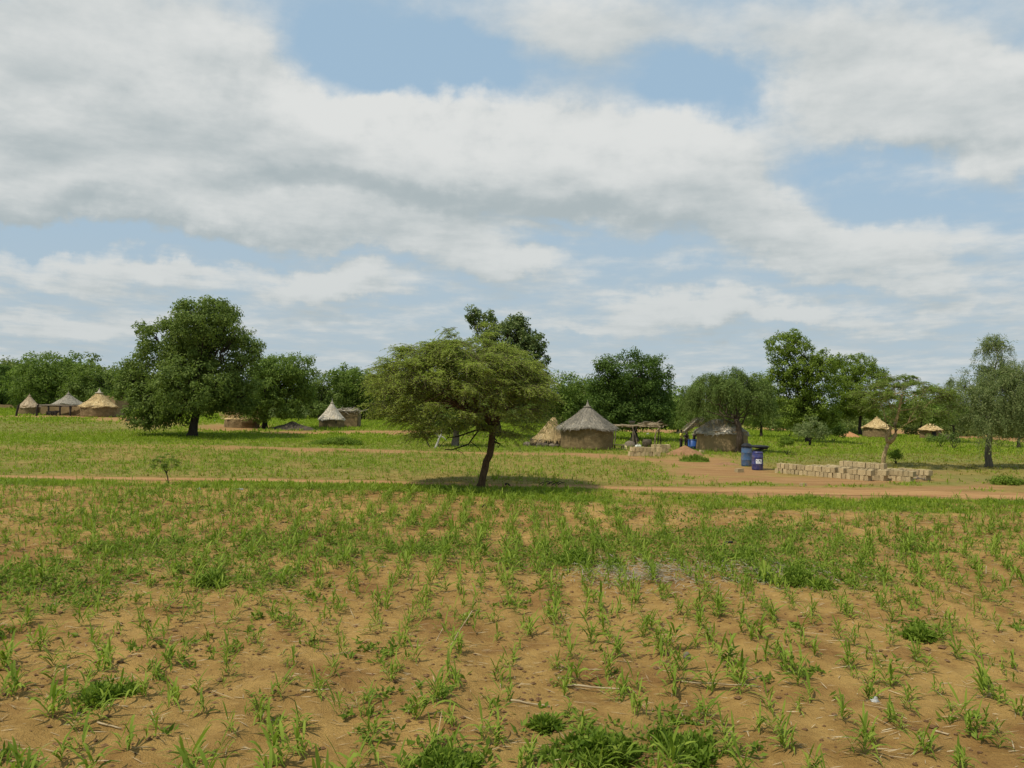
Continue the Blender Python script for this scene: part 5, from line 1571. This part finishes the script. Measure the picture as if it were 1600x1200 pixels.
# field behind the track
n = 22000
ex = rng.uniform(-52, 45, n); ey = rng.uniform(34, 68, n)
ppx, ppy = proj(ex, ey, T(ex, ey)); gg = cover(ex, ey)
k_ = (gg[2] < .25) & (ppy < poly_y(ppx, TRACK) - 4) & (ppy > 700) & (ppx < 1130) & (rng.random(n) < .5 + .8 * (fbm(ex * .2, ey * .2, 3) - .5))
ex, ey = ex[k_], ey[k_]
S.append(maize_blades(ex, ey, T(ex, ey), rng.uniform(.2, .5, len(ex)), nl=6))
tag(link('crop_seedlings', strip_mesh('crop_seedlings', np.concatenate(S)), MT['maize']), 'green seedlings spread over the far parts of the fields', 'crop', kind='stuff')

def tufts(n, xr, yr, wfun, h, nb, mat, name, label, w=.02, K=4, zf=T, hvar=.5):
    ex = rng.uniform(*xr, n); ey = rng.uniform(*yr, n)
    k_ = np.abs(ex) < .75 * ey + 3
    ex, ey = ex[k_], ey[k_]
    k_ = rng.random(len(ex)) < wfun(ex, ey)
    ex, ey = ex[k_], ey[k_]; n = len(ex)
    m_ = n * nb
    bx = np.repeat(ex, nb) + rng.normal(size=m_) * h * .35; by = np.repeat(ey, nb) + rng.normal(size=m_) * h * .35
    bz = np.repeat(zf(ex, ey), nb) - .02
    hv = np.repeat(h * rng.uniform(1 - hvar, 1 + hvar, n), nb) * rng.uniform(.6, 1.2, m_)
    S = blade_strip(m_, np.stack([bx, by, bz], 1), rng.random(m_) * 6.28, hv, w * rng.uniform(.6, 1.4, m_), rng.uniform(.6, 1.45, m_), rng.uniform(0, .5, m_), K=K)
    o = link(name, strip_mesh(name, S), MT[mat])
    return tag(o, label, 'grass', kind='stuff')

lushf = lambda x, y: np.clip(cover(x, y)[0] * (1 - .8 * cover(x, y)[1]) * 1.1 - .1, 0, 1)
tufts(26000, (-26, 26), (27, 33.5), lambda x, y: lushf(x, y), .17, 6, 'grass', 'verge_grass', 'short lush green grass along the near edge of the track', w=.022)
tufts(130000, (-62, 62), (33, 75), lambda x, y: lushf(x, y) * .9, .22, 4, 'grass', 'meadow_grass', 'bright green grass and young crops before the huts', w=.05, K=3)
tufts(90000, (-100, 100), (75, 150), lambda x, y: lushf(x, y) * .9, .32, 4, 'grass', 'far_meadow_grass', 'bright green growth between and behind the huts', w=.10, K=3)
olf = lambda x, y: np.clip(cover(x, y)[1] * .8, 0, 1) * (cover(x, y)[2] < .3)
tufts(90000, (-75, 60), (33, 120), olf, .15, 4, 'grass_olive', 'dry_grass', 'short olive dry grass patches', w=.04, K=3)

# weeds among the crops: low leafy mats
def weed_leaves(ex, ey, h, nl, L):
    n = len(ex); m_ = n * nl
    z0 = soilz(ex, ey)
    off = rng.normal(size=(m_, 2)) * np.repeat(h, nl)[:, None] * .9
    zz_ = np.repeat(z0, nl) + np.abs(rng.normal(size=m_)) * np.repeat(h, nl) * .55
    Pp = np.stack([np.repeat(ex, nl) + off[:, 0], np.repeat(ey, nl) + off[:, 1], zz_], 1)
    dr = unit(np.concatenate([rng.normal(size=(m_, 2)), np.abs(rng.normal(size=(m_, 1))) * .7 + .1], 1))
    nr = unit(np.array((0, 0, 1.)) + rng.normal(size=(m_, 3)) * .5)
    return leaves(Pp, dr, nr, L * rng.uniform(.6, 1.5, m_), L * .38 * rng.uniform(.6, 1.4, m_))
n = 42000
ex = rng.uniform(-24, 24, n); ey = rng.uniform(6, 32, n)
k_ = np.abs(ex) < .74 * ey + 1; ex, ey = ex[k_], ey[k_]
wv = cover(ex, ey)[3]
lone = (fbm(ex * .8 + 20, ey * .8, 3) > .62) * .25
k_ = rng.random(len(ex)) < np.clip(wv * .85 + lone + .012, 0, 1)
ex, ey, wv = ex[k_], ey[k_], wv[k_]
Q = weed_leaves(ex, ey, .05 + .10 * wv * rng.uniform(.4, 1.3, len(ex)), 10, .10)
tag(link('weeds', quad_mesh('weeds', Q), MT['weed']), 'low leafy weeds in patches across the near field', 'weeds', kind='stuff')

# the prominent weed clumps
for lab, px0, py0, wpx, hpx in (
    ('biggest bushy weed clump at the bottom edge, right of centre', 945, 1192, 90, 52),
    ('low weed clump spreading right of the biggest one at the bottom edge', 1085, 1185, 75, 24),
    ('small dark weed clump just above and left of the biggest one', 855, 1142, 28, 22),
    ('dense weed tuft in the left foreground among seedlings', 158, 1098, 42, 26),
    ('bright weed tuft standing alone between rows in the right foreground', 1440, 1000, 30, 24),
    ('rounded weed clump at the left third of the green band', 332, 912, 36, 24),
    ('dark rounded weed clump beside the black curved strip', 1160, 872, 36, 24),
    ('wide weed clump left of the grey straw patch', 905, 880, 60, 22),
    ('leafy weed clump right of the grey straw patch', 1255, 915, 70, 26),
    ('short leafy weed clump at the bottom edge left of centre', 690, 1196, 45, 18)):
    g = gnd(px0, py0); k = g[1] / FPX
    nl_ = 4 + int(wpx / 8)
    Qs = []
    for j in range(nl_):
        ox, oy = rng.normal() * wpx * k * .36, rng.normal() * wpx * k * .26
        hz = hpx * k * rng.uniform(.35, .95) * math.exp(-(ox / (wpx * k * .6)) ** 2)
        rad = rng.uniform(.12, .26) * (.6 + wpx * k * .5)
        m_ = int(260 * rng.uniform(.6, 1.3))
        e_ = rdir(m_); e_[:, 2] = np.abs(e_[:, 2])
        Pp = np.array((ox, oy, 0)) + e_ * (rng.random(m_) ** .6)[:, None] * np.array((rad, rad, hz))
        dr = unit(e_ * .8 + rng.normal(size=(m_, 3)) * .7 + np.array((0, 0, .15))); nr = unit(np.array((0, 0, 1.)) + rng.normal(size=(m_, 3)) * .6)
        Qs.append(leaves(Pp, dr, nr, .085 * rng.uniform(.4, 1.5, m_), .034 * rng.uniform(.5, 1.4, m_)))
        nb = 26
        bp = np.array((ox, oy, 0)) + rng.normal(size=(nb, 3)) * np.array((rad, rad, .0)) * .6
        S_ = blade_strip(nb, bp, rng.random(nb) * 6.28, hz * rng.uniform(.8, 1.6, nb), rng.uniform(.008, .018, nb), rng.uniform(.6, 1.4, nb), rng.uniform(.2, .8, nb), K=3)
        Qs.append(np.concatenate([np.stack([S_[:, i_, 0], S_[:, i_, 1], S_[:, i_ + 1, 1], S_[:, i_ + 1, 0]], 1) for i_ in range(2)]))
    Q = np.concatenate(Qs)
    o = link('weed_clump', quad_mesh('weed_clump', Q), MT['weed']); o.location = (g[0], g[1] + wpx * k * .2, float(soilz(g[0], g[1])) - .01)
    tag(o, lab, 'weed', 'weed clumps in the near field')
# grass over the grassy hump
g = gmnd.location
vv = np.array([v.co for v in gmnd.data.vertices]); vv = vv[vv[:, 2] > .02]
sel = vv[rng.integers(0, len(vv), 900)] + rng.normal(size=(900, 3)) * .04
S = blade_strip(900, sel, rng.random(900) * 6.28, rng.uniform(.12, .35, 900), rng.uniform(.02, .04, 900), rng.uniform(.6, 1.45, 900), rng.uniform(0, .5, 900), K=4)
link('grass_cover', strip_mesh('grass_cover', S), MT['weed'], gmnd)

# straw litter, clods
n = 24000
ex = rng.uniform(-22, 22, n); ey = 6 + 25 * rng.random(n) ** 1.15
k_ = np.abs(ex) < .72 * ey; ex, ey = ex[k_], ey[k_]; n = len(ex)
az = np.where(rng.random(n) < .6, rng.normal(size=n) * .35, rng.random(n) * 3.14)
L = rng.uniform(.03, .22, n) * np.where(rng.random(n) < .06, 2.2, 1); 
S = blade_strip(n, np.stack([ex, ey, soilz(ex, ey) + .022], 1), az, L, rng.uniform(.006, .014, n), rng.normal(size=n) * .10, np.zeros(n), K=3)
# the grey patch of old straw
n = 2600
c1, c2, c3 = gnd(1000, 897), gnd(1200, 893), gnd(1090, 880)
tt = rng.random(n)
ex = np.where(tt < .6, c1[0] + rng.normal(size=n) * .75, c2[0] + rng.normal(size=n) * .9); ey = np.where(tt < .6, c1[1], c2[1]) + rng.normal(size=n) * .75
S2 = blade_strip(n, np.stack([ex, ey, soilz(ex, ey) + .02 + rng.random(n) * .05], 1), rng.random(n) * 6.28, rng.uniform(.05, .26, n), rng.uniform(.008, .02, n), rng.normal(size=n) * .15, np.zeros(n), K=3)
tag(link('straw_litter', strip_mesh('straw_litter', S), MT['straw']), 'scattered short pieces of dry straw on the soil', 'straw', kind='stuff')
tag(link('old_straw_patch', strip_mesh('old_straw_patch', S2), MT['ash']), 'greyish flattened old straw in the weeds right of centre', 'straw', kind='stuff')
# clods
n = 26000
ex = rng.uniform(-20, 20, n); ey = 6 + 22 * rng.random(n) ** 1.3
k_ = (np.abs(ex) < .72 * ey) & (fbm(ex * .7, ey * .7 + 30, 3) > .42); ex, ey = ex[k_], ey[k_]; n = len(ex)
oct_v = np.array(((1, 0, 0), (0, 1, 0), (-1, 0, 0), (0, -1, 0), (0, 0, .8), (0, 0, -.8)), float)
sz = .006 + .03 * rng.random(n) ** 2 * np.where(rng.random(n) < .03, 1.8, 1)
Vc = (oct_v[None] * (1 + .5 * (rng.random((n, 6, 1)) - .5))) * sz[:, None, None] * np.array((1.3, 1.2, .7)) + np.stack([ex, ey, soilz(ex, ey) + sz * .25], 1)[:, None, :]
fo = np.array(((0, 1, 4), (1, 2, 4), (2, 3, 4), (3, 0, 4), (1, 0, 5), (2, 1, 5), (3, 2, 5), (0, 3, 5)))
Fc = (np.arange(n)[:, None, None] * 6 + fo[None]).reshape(-1, 3)
me = bpy.data.meshes.new('soil_clods'); me.from_pydata(Vc.reshape(-1, 3).tolist(), [], Fc.tolist()); me.update()
tag(link('soil_clods', me, MT['clod']), 'small brown clods of earth over the near field', 'clods', kind='stuff')

# stalks one can point to
def stalk(label, a, b_, r, lift=(.02, .02)):
    ga, gb = gnd(*a), gnd(*b_)
    ga[2] = soilz(ga[0], ga[1]) + lift[0]; gb[2] = soilz(gb[0], gb[1]) + lift[1]
    mb = MB(); mb.tube(bez(ga, gb, 6, jit=.02), np.linspace(r, r * .6, 6), 6, wob=.2)
    o = mb.build('dry_stalk', MT['straw'], None, smooth=True); origin_to(o, ga); o.location = ga
    tag(o, label, 'stalk', 'dry stalks left on the field')
def up_stalk(label, a, top, r):
    g = gnd(*a); g[2] = soilz(g[0], g[1]) - .02
    mb = MB(); mb.tube(bez(g, at(top[0], top[1], g[1] + .05), 6, jit=.02), np.linspace(r, r * .6, 6), 6, wob=.2)
    o = mb.build('dry_stalk', MT['straw'], None, smooth=True); origin_to(o, g); o.location = g
    tag(o, label, 'stalk', 'dry stalks left on the field')
up_stalk('long pale stalk leaning up to the right in mid field left of centre', (702, 1009), (738, 954), .012)
up_stalk('shorter pale stalk leaning beside the long leaning one', (680, 1000), (692, 982), .010)
stalk('long pale stalk lying flat in the foreground right of centre', (885, 1073), (982, 1081), .015)
stalk('pale stalk lying flat in the foreground centre', (798, 1102), (860, 1104), .013)
stalk('thin stalk lying near the left foreground weed tuft', (150, 1103), (200, 1112), .011)
stalk('pale stalk lying flat in the left foreground', (152, 1104 + 30), (190, 1141), .011)
stalk('brown thin stalk lying flat across the right foreground', (1065, 1073), (1190, 1075), .010)
stalk('dark edged stalk lying in the left middle foreground', (470, 1075), (515, 1082), .012)
stalk('short thick stalk lying near the bottom right', (1458, 1140), (1482, 1149), .013)
up_stalk('short upright pale stubble stalk in the right part of the rows', (1541, 896), (1541, 884), .016)
up_stalk('upright pale stubble stalk right of the weed band', (1368, 908), (1368, 899), .016)
